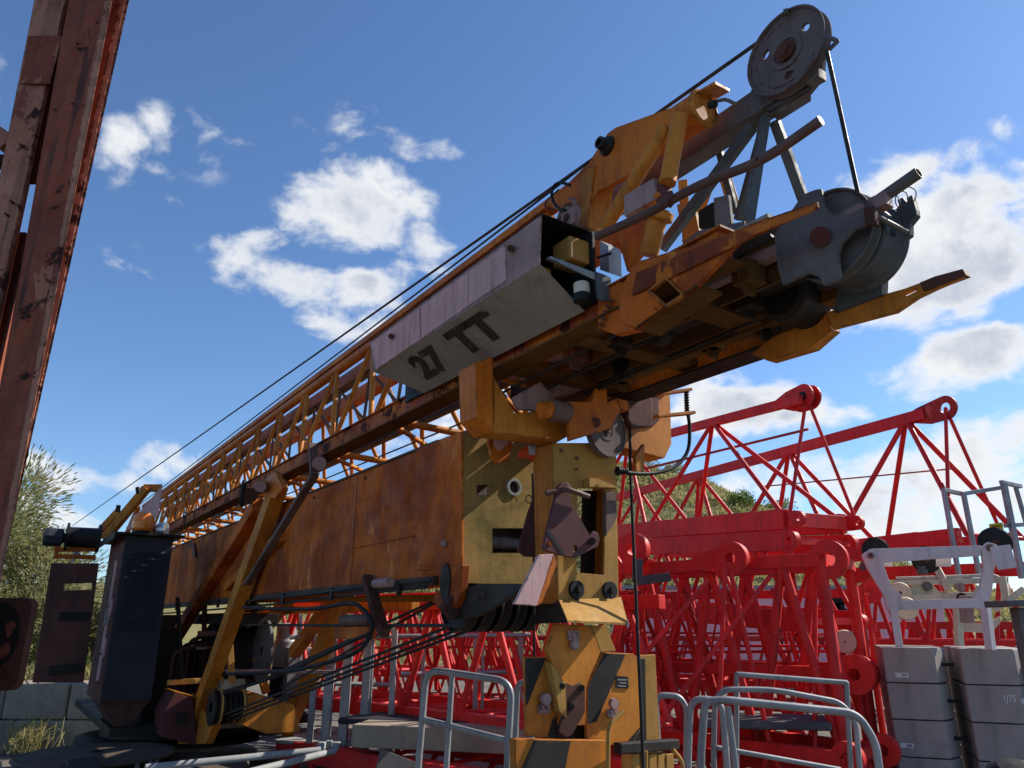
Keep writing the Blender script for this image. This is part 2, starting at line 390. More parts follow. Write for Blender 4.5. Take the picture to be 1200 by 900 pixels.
# ---- struts from the slewing platform to the mast
VSx = 1.97
def strut(a, b, w, h, mat=ORANGE2, V=VSx, name='strut', parent=crane):
    return P(name, MB().beam(VP(*a, V), VP(*b, V), w, h, VV), mat, parent, bevel=.006)
strut((328, 566), (224, 862), .165, .13, YELLOW)
strut((303, 592), (203, 752), .14, .12, ORANGE, V=2.02)
strut((330, 628), (268, 688), .09, .09, ORANGE2, V=2.04)
m = MB().beam(VP(369, 556, 1.93), VP(366, 520, 1.93), .03, .07, VV); m.beam(VP(369, 556, 1.93), VP(290, 684, 1.93), .035, .065, VV)
P('tension_link', m, PIPE, bevel=.004)
m = MB().cyl(VP(374, 543, 1.92), VP(374, 543, 2.1), .055); P('link_pin', m, MAUVE)
VB = 2.95
for a, b, w in (((408, 690), (335, 855), .20), ((340, 700), (278, 775), .14), ((400, 690), (345, 765), .12)):
    P('strut', MB().beam(VP(*a, VB), VP(*b, VB), w, .12, VV), YELLOW, bevel=.006)
P('pivot_pin', MB().cyl(VP(292, 581, 1.84), VP(292, 581, 2.1), .075), RUSTM); P('pivot_nut', MB().cyl(VP(305, 570, 1.80), VP(305, 570, 1.98), .055, 8), MAUVE)
pts = circ(VP(285, 578, 1.80), UU*.8+VV*.3, ZZ, .115, 20); P('hose_loop', MB().tube(pts+[pts[0]], .017, 8), BLACK)
m = plV([(305, 566), (322, 552), (331, 572), (322, 584), (308, 582)], 1.9, .05); P('pivot_plate', m, ORANGE2, bevel=.003)
m = plV([(222, 636), (227, 636), (229, 653), (225, 653), (226, 643), (219, 642), (219, 638)], 2.05, .02); P('catch_hook', m, MAROON)
# ---- cradle and support column at the near end
UC = 3.07
m = plU([(557, 425), (578, 418), (578, 507), (559, 488)], UC, .17); P('cradle_post', m, ORANGE2, bevel=.003)
m = plU([(578, 440), (603, 484), (668, 478), (668, 510), (650, 520), (640, 514), (578, 507)], UC+.01, .14); P('cradle_arm', m, YELLOW, bevel=.003)
m = plU([(722, 486), (756, 492), (764, 460), (785, 455), (787, 520), (779, 537), (722, 522)], UC+.01, .14); P('cradle_arm', m, YELLOW, bevel=.003)
m = plU([(785, 430), (770, 430), (770, 460), (785, 460)], UC-.01, .12); P('cradle_post', m, YELLOW)
m = plU([(745, 535), (755, 520), (755, 553), (746, 553)], UC-.06, .03); P('cable_bracket', m, YELLOW)
m = plU([(649, 519), (722, 519), (725, 701), (655, 707)], UC-.02, .016,
        [[(677, 572), (709, 572), (708, 674), (676, 671)]])
col = P('support_column', m, YELMOSS, bevel=.002)
Lp = [UP(649, 519, UC-.02), UP(655, 707, UC-.02)]; Rp = [UP(722, 519, UC-.02), UP(725, 701, UC-.02)]
m = MB().prism([Lp[0]+UU*.017, Lp[1]+UU*.017, Lp[1]+UU*.19, Lp[0]+UU*.19], VV*.016); P('column_flange', m, YELLOW, col)
m = MB().prism([Rp[0]+UU*.017, Rp[1]+UU*.017, Rp[1]+UU*.19, Rp[0]+UU*.19], VV*-.016); P('column_flange', m, YELLOW, col)
m = MB().prism([UP(650, 520, UC+.17), UP(722, 520, UC+.17), UP(722, 560, UC+.17), UP(650, 560, UC+.17)], UU*.012)
m.prism([UP(686, 575, UC+.12), UP(699, 575, UC+.12), UP(697, 674, UC+.12), UP(684, 674, UC+.12)], UU*.03)
P('inner_bar', m, DARK, col)
m = MB().prism([UP(690, 610, UC+.17), UP(706, 606, UC+.17), UP(706, 640, UC+.17), UP(690, 640, UC+.17)], UU*.02); P('inner_plate', m, ORANGE, col)
for x, y, r in ((658, 528, .010), (676, 537, .010), (676, 550, .006)):
    P('bolt', MB().cyl(UP(x, y, UC-.03), UP(x, y, UC-.0), r, 8), PIPE, col)
m = MB().prism([UP(684, 572, UC-.025), UP(684, 562, UC-.025), UP(693, 562, UC-.025), UP(718, 573, UC-.025)], UU*-.05); P('rain_shield', m, YELMOSS, col)
for x, y in ((674, 691), (713, 692)):
    c = UP(x, y, UC-.02); m = MB().cyl(c, c-UU*.02, .045, 18); m.cyl(c-UU*.02, c-UU*.045, .018, 6)
    m.tube([c-UU*.008+ZZ*.03, c-UU*.012-ZZ*.075], .013, 8); P('greased_bolt', m, BLACK, col)
# hinge plates, links and pins
m = plU([(654, 571), (658, 566), (664, 565), (670, 571), (668, 586), (691, 627), (695, 622), (701, 625), (703, 632), (701, 640), (674, 654), (654, 650), (637, 644), (640, 626)], UC-.10, .02,
        [[(672, 640), (675, 639), (677, 643), (675, 647), (672, 645)]])
hp = P('hinge_plate', m, MAROON, bevel=.003)
m = MB().prism([UP(x, y, UC-.1025) for x, y in ((640, 623), (658, 650), (662, 651), (662, 650), (644, 620))], UU*.002); P('black_tape', m, BLACK, hp)
P('bolt', MB().cyl(UP(645, 637, UC-.115), UP(645, 637, UC-.09), .011, 16), ORANGE2, hp)
P('bolt', MB().cyl(UP(694, 634, UC-.12), UP(694, 634, UC-.09), .018, 16), DARK, hp)
m = MB().tube(fillet([UP(640, 578, UC-.08), UP(655, 575, UC-.09), UP(664, 573, UC-.13), UP(690, 582, UC-.13)], .03), .014, 10); P('retaining_pin', m, PIPE, hp)
m = plU([(629, 576), (632, 580), (631, 653), (616, 652), (608, 646), (609, 640), (620, 600)], UC+.22, .02, [[(615, 640), (618, 640), (618, 645), (615, 645)]]); P('hinge_plate', m, MAROON, bevel=.003)
m = plU([(710, 578), (716, 575), (721, 577), (723, 608), (716, 620), (710, 629)], UC-.07, .03); P('grey_link', m, PIPE, bevel=.004)
m = plU([(632, 650), (649, 649), (629, 710), (603, 708)], UC-.12, .02); m2 = P('latch_arm', m, PINKW, bevel=.002)
m = plU([(649.4, 649), (653, 661), (636, 705), (629.4, 710)], UC-.115, .05); P('latch_arm_web', m, ORANGE2, m2)
# skirt
m = MB().prism([UP(655, 706, UC-.03), UP(728, 702, UC-.03), UP(736, 733, UC-.16), UP(665, 730, UC-.16)], ZZ*.012); P('skirt_plate', m, YELMOSS, bevel=.002)
m = MB().prism([UP(654, 705, UC-.025), UP(664.4, 730, UC-.155), UP(623, 731, UC+.25), UP(641, 680, UC+.22)], VV*.012); P('skirt_plate', m, DARK)
# wedge block and warning plates under it
UW = UC-.04
m = plU([(652, 731), (692, 733), (704, 764), (693, 790), (687, 806), (686, 850), (657, 850), (655, 797), (641, 762)], UW, .03); wb = P('wedge_plate', m, YELLOW, bevel=.003)
m = MB().prism([UP(692.5, 733, UW), UP(704.5, 764, UW), UP(704.5, 764, UW)+VV*.10+ZZ*.002, UP(692.5, 733, UW)+VV*.10], UU*.03); P('wedge_side', m, YELMOSS, wb, bevel=.002)
m = plU([(705, 764), (742, 766), (747, 770), (753, 850), (741, 873), (688, 873), (687, 850), (687.6, 806), (694, 791)], UW+.035, .02); rw = P('warning_plate', m, YELLOW, bevel=.003)
P('black_stripe', MB().prism([UP(x, y, UW+.032) for x, y in ((708, 766), (733, 767), (699, 846), (688.5, 848), (689, 806), (696, 790))], UU*.002), STRIPE, rw)
P('black_stripe', MB().prism([UP(x, y, UW+.032) for x, y in ((752, 850), (741, 872), (733, 872))], UU*.002), STRIPE, rw)
m = plU([(615, 770), (641, 770), (655, 798), (657, 866), (617, 863)], UW+.035, .02); lw = P('warning_plate', m, YELLOW, bevel=.003)
P('black_stripe', MB().prism([UP(x, y, UW+.032) for x, y in ((615.5, 771), (640, 771), (618, 826), (616, 826))], UU*.002), STRIPE, lw)
P('black_stripe', MB().prism([UP(x, y, UW+.032) for x, y in ((656, 838), (656.5, 865), (642, 864), (648, 842))], UU*.002), STRIPE, lw)
m = MB().prism([UP(638, 776, UW+.03), UP(655, 800, UW+.03), UP(657, 840, UW+.03), UP(648, 832, UW+.03)], UU*-.05); P('cheek_rib', m, YELMOSS, lw)
m = MB().prism([UP(754, 790, UW+.3), UP(766, 768, UW+.3), UP(775, 884, UW+.3), UP(755, 884, UW+.3)], UU*.02)
P('rear_warning_plate', plU([(748, 768), (768, 767), (774, 884), (757, 886)], UW+.22, .02), YELMOSS, bevel=.003)
P('dark_channel', plU([(744, 772), (756, 772), (758, 884), (742, 884)], UW+.12, .02), DARK)
def pinplate(x, y, par):
    c = UP(x, y, UW+.03) if par is not wb else UP(x, y, UW-.002)
    m = MB().prism([c-VV*.028-ZZ*.01, c+VV*.04-ZZ*.01, c+VV*.04+ZZ*.035, c-VV*.028+ZZ*.035], UU*-.012)
    m.cyl(c-UU*.012-ZZ*.03, c-UU*.03-ZZ*.03, .024, 18); m.cyl(c-UU*.012+VV*.0+ZZ*.014, c-UU*.022+ZZ*.014, .012, 14); m.cyl(c-UU*.012+VV*.025+ZZ*.014, c-UU*.022+VV*.025+ZZ*.014, .010, 14)
    P('pin_lock', m, MAUVE, par)
pinplate(670, 748, wb)
for x, y, par in ((636, 828, lw), (716, 833, rw)):
    c = UP(x, y, UW+.033)
    m = MB().prism([c-VV*.03-ZZ*.03, c+VV*.035-ZZ*.03, c+VV*.035+ZZ*.012, c-VV*.03+ZZ*.012], UU*-.012)
    m.cyl(c-UU*.012+ZZ*.035, c-UU*.035+ZZ*.035, .026, 18); m.cyl(c-UU*.012-VV*.012, c-UU*.022-VV*.012, .011, 14); m.cyl(c-UU*.012+VV*.018, c-UU*.022+VV*.018, .011, 14)
    P('pin_lock', m, MAUVE, par)
m = plU([(722, 792), (736, 793), (737, 807), (722, 806)], UW+.03, .004); np_ = P('name_plate', m, DARK, rw)
for k in range(3):
    P('plate_line', MB().prism([UP(724+2*(k % 2), 796+k*3.6, UW+.0285), UP(735-k, 796.2+k*3.6, UW+.0285), UP(735-k, 797.4+k*3.6, UW+.0285), UP(724+2*(k % 2), 797.2+k*3.6, UW+.0285)], UU*.001), GREYL, np_)
m = MB().prism([UP(x, y, UW-.006) for x, y in ((659, 803), (664, 800), (672, 803), (680, 800), (686, 806), (686, 835), (670, 862), (663, 864), (655, 858), (656, 850), (661, 830))], UU*.014); P('backing_plate', plU([(640, 780), (700, 780), (700, 875), (640, 872)], UW+.10, .02), DARK)
tg = P('rusty_tongue', m, RUSTM, wb, bevel=.004)
for x, y in ((659, 804), (682, 806), (670, 828)): P('bolt', MB().cyl(UP(x, y, UW-.03), UP(x, y, UW-.0), .014, 8), DARK, wb)
m = plU([(604, 866), (712, 868), (716, 960), (606, 960)], UW-.03, .05); lb = P('lower_beam', m, YELLOW, bevel=.003)
P('black_stripe', MB().prism([UP(x, y, UW-.0325) for x, y in ((626, 867.5), (669, 868.5), (652, 950), (610, 950), (608, 908))], UU*.002), STRIPE, lb)
m = MB().beam(UP(723, 877, UW-.08), UP(792, 872, UW-.02), .05, .05); P('roller_bar', m, DARK, bevel=.006)
m = MB()
for k in range(5):
    m.prism([UP(741+k*10, 884, UW-.06+.004*(k % 2)), UP(749.6+k*10, 883, UW-.06+.004*(k % 2)), UP(750.6+k*10, 950, UW-.06), UP(742+k*10, 950, UW-.06)], UU*.08)
P('ribbed_guard', m, YELMOSS, bevel=.003)
for pts in (((731, 833), (713, 850), (712, 960)), ((788, 878), (800, 892), (802, 950)), ((757, 880), (757, 950))):
    P('grab_handle', MB().tube(fillet([UP(x, y, UW-.14) for x, y in pts], .04), .010, 10), YELMOSS)
# wheel carrier piece and dark box at the column's right
m = plU([(665, 470), (692, 471), (699, 454), (711, 456), (712, 472), (722, 467), (728, 480), (716, 502), (667, 517)], UC-.11, .02)
fp = P('sheave_cheek', m, ORANGE2, bevel=.003)
m = MB().prism([UP(722, 466, UC-.11), UP(728, 480, UC-.11), UP(738, 481, UC-.11), UP(736, 470, UC-.11)], UU*.08); P('cheek_lip', m, ORANGE2, fp)
P('pin', MB().cyl(UP(698, 495, UC-.12), UP(698, 495, UC-.1), .028, 20), MAROON, fp)
cs = UP(710, 504, UC-.065)
sheave(cs, .152, .035, .03, holes=1, ph=4.0, hr=.011, mat=SHV, name='rope_sheave', axis=(UU*.97+VV*-.12).normalized(), n=40)
P('rubber_wheel', MB().lathe(UP(722, 504, UC+.07), (UU*.97+VV*-.12).normalized(), [(.03, -.02), (.12, -.03), (.13, -.01), (.13, .02), (.12, .03), (.03, .03)], 36), BLACK)
m = MB().cyl(UP(634, 481, UC-.13), UP(646, 480, UC-.13), .045, 24); P('bush', m, ORANGE2)
m = MB().lathe(UP(644, 480, UC-.13), VV, [(.01, 0), (.055, 0), (.058, .02), (.053, .04), (.056, .06), (.056, .115), (.01, .115)], 24); P('bush_sleeve', m, PIPE)
m = MB()
for k, (dx, t) in enumerate(((0, 0), (8, .03))): m.prism([UP(x+dx, y, UC-.03+t) for x, y in ((737, 448), (764, 450), (766, 492), (758, 500), (741, 502), (735, 490))], UU*.10)
P('cable_reel', m, MAROON2, bevel=.012)
m = plU([(600, 466), (634, 447), (652, 470), (632, 482), (608, 480)], UC+.02, .02); P('catch_plate', m, MAUVE, bevel=.003)
m = MB().beam(UP(645, 460, UC+.10), UP(760, 425, UC+.05), .10, .08); P('grey_tube', m, MAUVE, bevel=.01)
m = MB().tube(spline([UP(x, y, UC-.12) for x, y in ((804, 457), (805, 478), (808, 500), (806, 528), (792, 546), (770, 554), (745, 555), (726, 552))], 6), .011, 10); P('control_cable', m, BLACK)
m = MB()
for k in range(9): m.lathe(UP(804.3+.1*k, 460+3*k, UC-.12), ZZ, [(.008, -.006), (.016, -.003), (.016, .003), (.008, .006)], 12)
P('cable_gland', m, BLACK); m = MB()
for k in range(5): m.lathe(UP(724+2.6*k, 552, UC-.12), VV, [(.010, -.006), (.026-.003*k, -.003), (.026-.003*k, .003), (.010, .006)], 12)
P('cable_gland', m, BLACK)
for (a, b) in (((772, 462), (808, 457)), ((768, 488), (812, 484))): P('cable_bracket', MB().beam(UP(*a, UC-.10), UP(*b, UC-.12), .05, .018), YELLOW, bevel=.002)
m = MB().tube([UP(738, 478, UC+.01), UP(739, 560, UC-.05), UP(752, 850, UC-.25), UP(756, 960, UC-.3)], .0085, 8); P('hanging_rope', m, BLACK)
m = MB().tube([UP(624, 555, UC+.3), UP(625, 600, UC+.3), UP(626, 770, UC+.3)], .006, 8); P('pull_cord', m, BLACK)
pts = circ(UP(620, 585, UC+.28), VV, ZZ, .022, 16); P('ring', MB().tube(pts+[pts[0]], .003, 6), PIPE)
# mushroom-shaped rusty cap and warning cloth
c = UP(587, 524, UC+.30); m = MB().prism([c+VV*(.075*math.cos(t)*(1+.12*math.sin(5*t)))+ZZ*(.085*math.sin(t)*(1+.1*math.cos(7*t))) for t in [2*PI*k/28 for k in range(28)]], UU*.03)
rp = P('flaking_round_plate', m, ORANGE2, bevel=.003)
P('flaked_paint', MB().prism([c-UU*.002+VV*(.05*math.cos(t)*(1+.25*math.sin(3*t+1)))-VV*.01+ZZ*(.045*math.sin(t)*(1+.2*math.cos(4*t))+.03) for t in [2*PI*k/24 for k in range(24)]], UU*.0015), PINKW, rp)
ptsc = [(608, 532, .018), (616, 530, .034), (628, 534, .040), (640, 535, .038), (650, 537, .034)]
def blob(pts, U, mat, name, parent=None):
    m = MB(); n = 14; vs = []; 
    for i, (x, y, r) in enumerate(pts):
        c = UP(x, y, U)
        for k in range(n):
            a = 2*PI*k/n; rr = r*(1+.18*math.sin(3*a+i*1.7)); vs.append(c+ZZ*rr*math.sin(a)+UU*rr*.6*math.cos(a))
    fs = [(i*n+k, i*n+(k+1) % n, (i+1)*n+(k+1) % n, (i+1)*n+k) for i in range(len(pts)-1) for k in range(n)]
    m.add(vs, fs, True); m.add(vs[:n], [tuple(range(n))]); m.add(vs[-n:], [tuple(range(n))])
    return m.build(name, mat, parent)
cloth = blob(ptsc, UC+.18, SCARF, 'warning_cloth')
tag(cloth, 'crumpled red cloth with a grey reflective band tied beside the crane column', 'warning cloth')
band = blob([(619, 527, .026), (628, 529, .030), (636, 531, .028), (642, 533, .020)], UC+.165, SCARFW, 'reflective_band', cloth)
for vtx in band.data.vertices: vtx.co = band.data.vertices[vtx.index].co
UNDER = paint('grimy_ochre_darkened_as_shade', (.15, .065, .012), (.065, .03, .010), rust=.55, streak=.6, rough=.75, moss=.4, edge=.8)  # dirty ochre, darkened further to stand in for shade under the jib
for px_ in (487, 415, 330):
    pass
for uu in (5.1, 6.6):
    P('weld_seam', MB().tube([C3(uu, VM0-.001, zb+.06), C3(uu, VM0-.001, zt-.02)], .004, 6), ORANGE)
P('weld_seam', MB().tube([C3(3.7, VM0-.001, zb+.30), C3(5.1, VM0-.001, zb+.30)], .0035, 6), ORANGE)
for (x, y) in ((558, 700), (566, 696)): P('bolt', MB().cyl(VP(x, y, VM0+.01), VP(x, y, VM0+.03), .012, 8), PIPE)
# ---- jib: chords and lattice
zl = 3.16
def chordL(V, u0, u1, z, mat, s=.085, flip=1, name='lower_chord'):
    t = .012; prof = [(0, 0), (s*flip, 0), (s*flip, t), (t*flip, t), (t*flip, s), (0, s)]
    return P(name, MB().sweep(prof, C3(u0, V, z), C3(u1, V, z), VV, ZZ), mat, bevel=.002)
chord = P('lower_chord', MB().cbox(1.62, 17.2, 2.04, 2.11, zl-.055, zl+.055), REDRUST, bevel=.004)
P('chord_flange', MB().cbox(1.6, 17.2, 2.018, 2.16, zl-.068, zl-.057), UNDER, chord)  # darkened paint stands in for shadow on this lower flange
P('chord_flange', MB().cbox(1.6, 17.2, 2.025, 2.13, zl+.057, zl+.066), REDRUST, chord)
far = P('lower_chord', MB().cbox(1.75, 17.2, 2.84, 2.93, zl-.11, zl+.0), YELLOW, bevel=.004)
P('chord_flange', MB().cbox(1.8, 17.2, 2.80, 2.95, zl-.124, zl-.112), DARK, far)
ztc = VP(545, 322, 2.2).z
topc = P('top_chord', MB().cbox(2.3, 16.4, 2.17, 2.26, ztc+.025, ztc+.075), ORANGE2, bevel=.004)
P('chord_tube', MB().tube([C3(2.9, 2.215, ztc-.015), C3(16.4, 2.215, ztc-.015)], .045, 16), ORANGE2, topc)
P('top_chord', MB().cbox(2.6, 16.4, 2.62, 2.72, ztc-.10, ztc+.03), ORANGE2, bevel=.006)
# second grey truss folded inside
VG = 2.42
zg = VP(860, 140, VG).z
P('inner_chord', MB().cbox(1.55, 16.0, VG-.03, VG+.07, zg-.065, zg+.055), GREYP, bevel=.004)
P('inner_chord', MB().cbox(2.2, 16.0, VG+.22, VG+.30, zg-.62, zg-.54), BLUEG, bevel=.004)
# lattice braces
u = 3.35; k = 0
while u < 16.2:
    du = .78
    for (Vb, Vt, mt, r) in ((2.075, 2.20, YELLOW, .021), (2.88, 2.67, YELLOW, .020)):
        P('brace', MB().tube([C3(u, Vb, zl+.03), C3(u+du*.42, Vt, ztc-.06)], r, 8), mt)
        P('brace', MB().tube([C3(u+du*.95, Vb, zl+.03), C3(u+du*.5, Vt, ztc-.06)], r, 8), mt)
    u += du; k += 1
u = 3.4
while u < 16.4:
    P('cross_brace', MB().tube([C3(u, 2.1, zl-.0), C3(u, 2.86, zl-.03)], .028, 8), YELLOW)
    P('cross_brace', MB().tube([C3(u, 2.1, zl-.02), C3(u+.62, 2.86, zl-.05)], .020, 8), YELLOW)
    u += 1.24
u = 3.0
while u < 15.4:
    P('inner_brace', MB().beam(C3(u, VG, zg-.07), C3(u+.35, VG+.10, zg-.55), .025, .025), GREYP)
    P('inner_brace', MB().beam(C3(u+.7, VG, zg-.07), C3(u+.35, VG+.26, zg-.55), .025, .025), BLUEG)
    u += .7
for dz, V in ((.12, 2.35), (.16, 2.45), (.20, 2.5), (.10, 2.6)):
    P('trolley_rope', MB().tube([C3(1.9, V, zl+dz-.1), C3(13.5, V+.05, zl+dz)], .007, 6), ROPE)
# ---- near end of the top chord: gusset, barrel, cap
m = plV([(640, 240), (690, 190), (712, 156), (722, 149), (786, 126), (793, 130), (800, 150), (745, 200), (700, 225), (683, 262), (660, 250)], 2.13, .03); P('chord_gusset', m, ORANGE2, bevel=.003)
pa, pb = VP(700, 207, 2.24), VP(823, 128, 2.24)
m = MB().tube([pa, pa*.97+pb*.03, pb], .082, 28); P('chord_barrel', m, ORANGE2)
m = MB().lathe(pb, pb-pa, [(.082, 0), (.09, 0), (.09, .012), (.075, .02), (.075, .012), (.0001, .012)], 28); P('barrel_cap', m, YELLOW)
m = MB().prism([VP(815, 108, 2.2), VP(838, 95, 2.2), VP(855, 104, 2.33), VP(832, 117, 2.33)], ZZ*-.015); P('cap_plate', m, YELLOW)
m = MB().tube(fillet([VP(835, 120, 2.2), VP(850, 116, 2.2), VP(862, 122, 2.25)], .02), .008, 8); P('hose', m, GREYP); P('hose_fitting', MB().cyl(VP(832, 123, 2.16), VP(838, 122, 2.16), .018, 8), DARK)
pc = VP(707, 169, 2.1); P('chord_pin', MB().lathe(pc-VV*.03, VV, [(.018, 0), (.03, 0), (.034, .03), (.05, .05), (.05, .07)], 24).cyl(pc-VV*.01, pc+VV*.05, .02), DARK)
m = plV([(680, 200), (697, 194), (692, 228), (688, 268), (678, 262)], 2.12, .14); P('chord_stop', m, YELLOW, bevel=.003)
for a, b, r in (((797, 136), (782, 215), .036), ((782, 150), (708, 268), .034), ((780, 215), (772, 235), .03)):
    P('yellow_stay', MB().tube([VP(*a, 2.14), VP(*b, 2.06)], r, 14), YELLOW)
m = MB().tube([VP(772, 250, 2.1), VP(760, 300, 2.1)], .042, 14); m.lathe(VP(773, 247, 2.1), VP(760, 300, 2.1)-VP(773, 247, 2.1), [(.05, 0), (.065, .01), (.065, .04), (.042, .05)], 16); P('yellow_stay', m, YELLOW)
m = plV([(722, 272), (748, 260), (778, 245), (776, 262), (750, 300), (735, 318)], 2.22, .02); P('gusset', m, ORANGE2)
m = MB().beam(VP(735, 243, 2.06), VP(771, 222, 2.06), .04, .105, VV.cross(VP(771, 222, 2.06)-VP(735, 243, 2.06))); P('pink_plate', m, MAUVE, bevel=.004)
m = plV([(771, 212), (777, 216), (783, 232), (776, 240), (769, 236)], 2.05, .05); P('maroon_lug', m, MAROON)
# long bent handrail tube
hr = MB().tube(fillet([VP(700, 277, 1.86), VP(760, 250, 1.87), VP(820, 216, 1.88), VP(895, 188, 1.9), VP(962, 141, 1.9)], .10, 6), .0175, 14); hro = P('handrail_tube', hr, PIPE)
he, hf = VP(962, 141, 1.9), VP(895, 188, 1.9); hd = (he-hf).normalized(); P('dark_mouth_disc', MB().cyl(he, he+hd*.0012, .0135, 16), BLACK, hro)  # black disc on the closed end paints the tube's dark hollow
# ---- grey tip truss
for a, b, V1, V2, w in (((896, 140), (877, 262), 2.40, 2.30, .042), ((908, 142), (942, 235), 2.45, 2.62, .040), ((882, 148), (775, 292), 2.40, 2.3, .042), ((895, 150), (865, 258), 2.5, 2.6, .035), ((840, 165), (862, 250), 2.5, 2.6, .03)):
    P('grey_stay', MB().beam(VP(*a, V1), VP(*b, V2), w, w), BLUEG, bevel=.003)
for a, b in (((845, 192), (860, 242)), ((828, 222), (805, 285)), ((800, 212), (806, 290))):
    P('yellow_stay', MB().beam(VP(*a, 2.75), VP(*b, 2.8), .05, .04), YELLOW, bevel=.003)
P('panel', plV([(793, 240), (812, 235), (820, 275), (802, 285)], 2.7, .02), YELLOW)
m = plV([(836, 232), (853, 228), (857, 262), (838, 270)], 2.28, .02); P('grey_bracket', m, GREYP, bevel=.002)
m = plV([(817, 247), (836, 235), (838, 268), (818, 268)], 2.33, .05); P('rubber_buffer', m, BLACK, bevel=.01)
m = plV([(800, 284), (818, 270), (872, 259), (872, 269), (830, 285), (800, 296)], 2.24, .012); P('grey_base_plate', m, GREYP, bevel=.002)
# head sheave
c1 = VP(923, 62, 2.36)
sheave(c1, .187, .05, .045, holes=3, mat=SHV, name='head_sheave', n=64, ph=.55, hr=.017)
m = MB().tube(fillet([VP(966, 42, 2.30), VP(982, 48, 2.30), VP(972, 58, 2.45), VP(966, 50, 2.5)], .02), .009, 8); m.beam(VP(921, 13, 2.3), VP(921, 13, 2.46), .02, .02); P('rope_keeper', m, BLUEG)
m = plV([(880, 105), (965, 66), (963, 90), (948, 108), (905, 135), (880, 140)], 2.42, .02); P('head_plate', m, GREYP)
m = MB().prism([VP(898, 126, 2.40), VP(950, 96, 2.40), VP(950, 114, 2.52), VP(912, 138, 2.52)], ZZ*-.02); P('head_plate', m, BLUEG, bevel=.002)
m = MB().beam(VP(948, 96, 2.40), VP(964, 87, 2.40), .05, .04); P('head_block', m, GREYP)
rs = VP(888, 50, 2.36); re_ = C3(19.5, 2.0, 2.0)
P('luffing_rope', MB().tube([rs, VP(85, 616, 1.55)], .009, 8), ROPE)
P('luffing_rope', MB().tube([VP(690, 190, 2.1), VP(100, 640, 1.50)], .006, 8), ROPE)
P('luffing_rope', MB().tube([VP(969, 60, 2.36), VP(1008, 238, 2.36)], .0085, 8), ROPE)
# ---- nose sheave and cheeks
m = plV([(955, 222), (962, 221), (965, 241), (975, 250), (995, 252), (1012, 242), (1024, 241), (1024, 260), (1000, 270), (986, 285), (982, 297), (984, 325), (976, 332), (965, 335), (959, 324), (947, 320), (917, 334), (911, 315), (907, 275), (925, 250), (940, 228)], 2.20, .016); nc = P('nose_cheek', m, GREYP, bevel=.003)
P('nose_pin', MB().cyl(VP(961, 277, 2.17), VP(961, 277, 2.5), .034, 24), MAROON, nc)
m = plV([(1012, 243), (1024, 241), (1026, 262), (1014, 264)], 2.18, .02); P('pin_tab', m, RUSTM, nc)
m = plV([(972, 260), (1024, 255), (1060, 275), (1052, 300), (1000, 330), (960, 340), (930, 330)], 2.62, .016); P('nose_cheek', m, BLUEG)
sheave(VP(975, 277, 2.27), .170, .05, .05, holes=0, mat=GREYP, name='nose_sheave', n=56)
m = MB().lathe(VP(984, 279, 2.32), VV, [(.05, 0), (.163, 0), (.168, .01), (.155, .03), (.15, .13), (.168, .15), (.168, .16), (.05, .16)], 56); P('rope_drum', m, BLUEG)
P('drum_hole', MB().cyl(C3(Uof(VP(984, 279, 2.32))-.1535, 2.40, VP(984, 279, 2.32).z-.02), C3(Uof(VP(984, 279, 2.32))-.146, 2.40, VP(984, 279, 2.32).z-.02), .016, 14), BLACK)
m = plV([(1048, 262), (1050, 245), (1054, 243), (1051, 234), (1057, 231), (1063, 238), (1062, 232), (1068, 228), (1073, 245), (1074, 252), (1066, 262), (1066, 275), (1053, 285)], 2.46, .03); P('nose_hook', m, BLUEG, bevel=.003)
m = MB().pipe(VP(1015, 245, 2.3), VP(1077, 202, 2.3), .021, .004); P('grey_tube', m, GREYP)
m = MB().tube([VP(1024, 252, 2.22), VP(1062, 272, 2.42)], .010, 8); P('tie_bar', m, GREYP)
pts = [VP(1040, 240, 2.4)+UU*(.03*math.cos(t*1.3))+ZZ*(.035*math.sin(t*1.3))-UU*t*.006 for t in range(0, 15)]
P('spring_wire', MB().tube(spline(pts, 4), .002, 6), PIPE)
# lower yellow nose
nose = plV([(968, 366), (1035, 345), (1060, 338), (1095, 325), (1128, 316), (1131, 324), (1100, 337), (1075, 349), (1050, 366), (975, 386)], 2.50, .02,
      [[(1058, 345), (1073, 338), (1074, 341), (1062, 347)]])
P('nose_fork', nose, YELLOW, bevel=.003)
m = plV([(1034, 326), (1033, 345), (978, 366), (980, 342)], 2.48, .04); P('nose_web', m, BLUEG)
m = plV([(900, 423), (880, 415), (905, 395), (930, 385), (968, 360), (975, 386), (950, 408)], 2.70, .06); P('nose_underplate', m, YELLOW)
m = plV([(1078, 331), (1095, 324), (1128, 315), (1132, 322), (1100, 334), (1082, 341)], 2.49, .035); P('rusty_tip', m, RUSTM)
# orange bracket and flange on the near lower chord
m = plV([(745, 307), (871, 270), (865, 284), (817, 335), (745, 386), (726, 375), (725, 342)], 2.00, .02, [[(760, 342), (780, 327), (800, 347), (780, 360)]])
br = P('chord_bracket', m, ORANGE, bevel=.003)
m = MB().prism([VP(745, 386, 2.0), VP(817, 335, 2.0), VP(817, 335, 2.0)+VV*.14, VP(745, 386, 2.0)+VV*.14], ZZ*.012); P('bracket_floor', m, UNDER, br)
m = MB()
for a, b in (((760, 342), (780, 327)), ((780, 327), (800, 347)), ((800, 347), (780, 360)), ((780, 360), (760, 342))):
    p, q = VP(*a, 1.985), VP(*b, 1.985); m.prism([p, q, q+VV*.015, p+VV*.015], ZZ*.012)
P('window_lip', m, YELLOW, br)
P('bracket_inside', plV([(752, 345), (781, 320), (806, 347), (780, 368)], 2.16, .01), DARK, br)
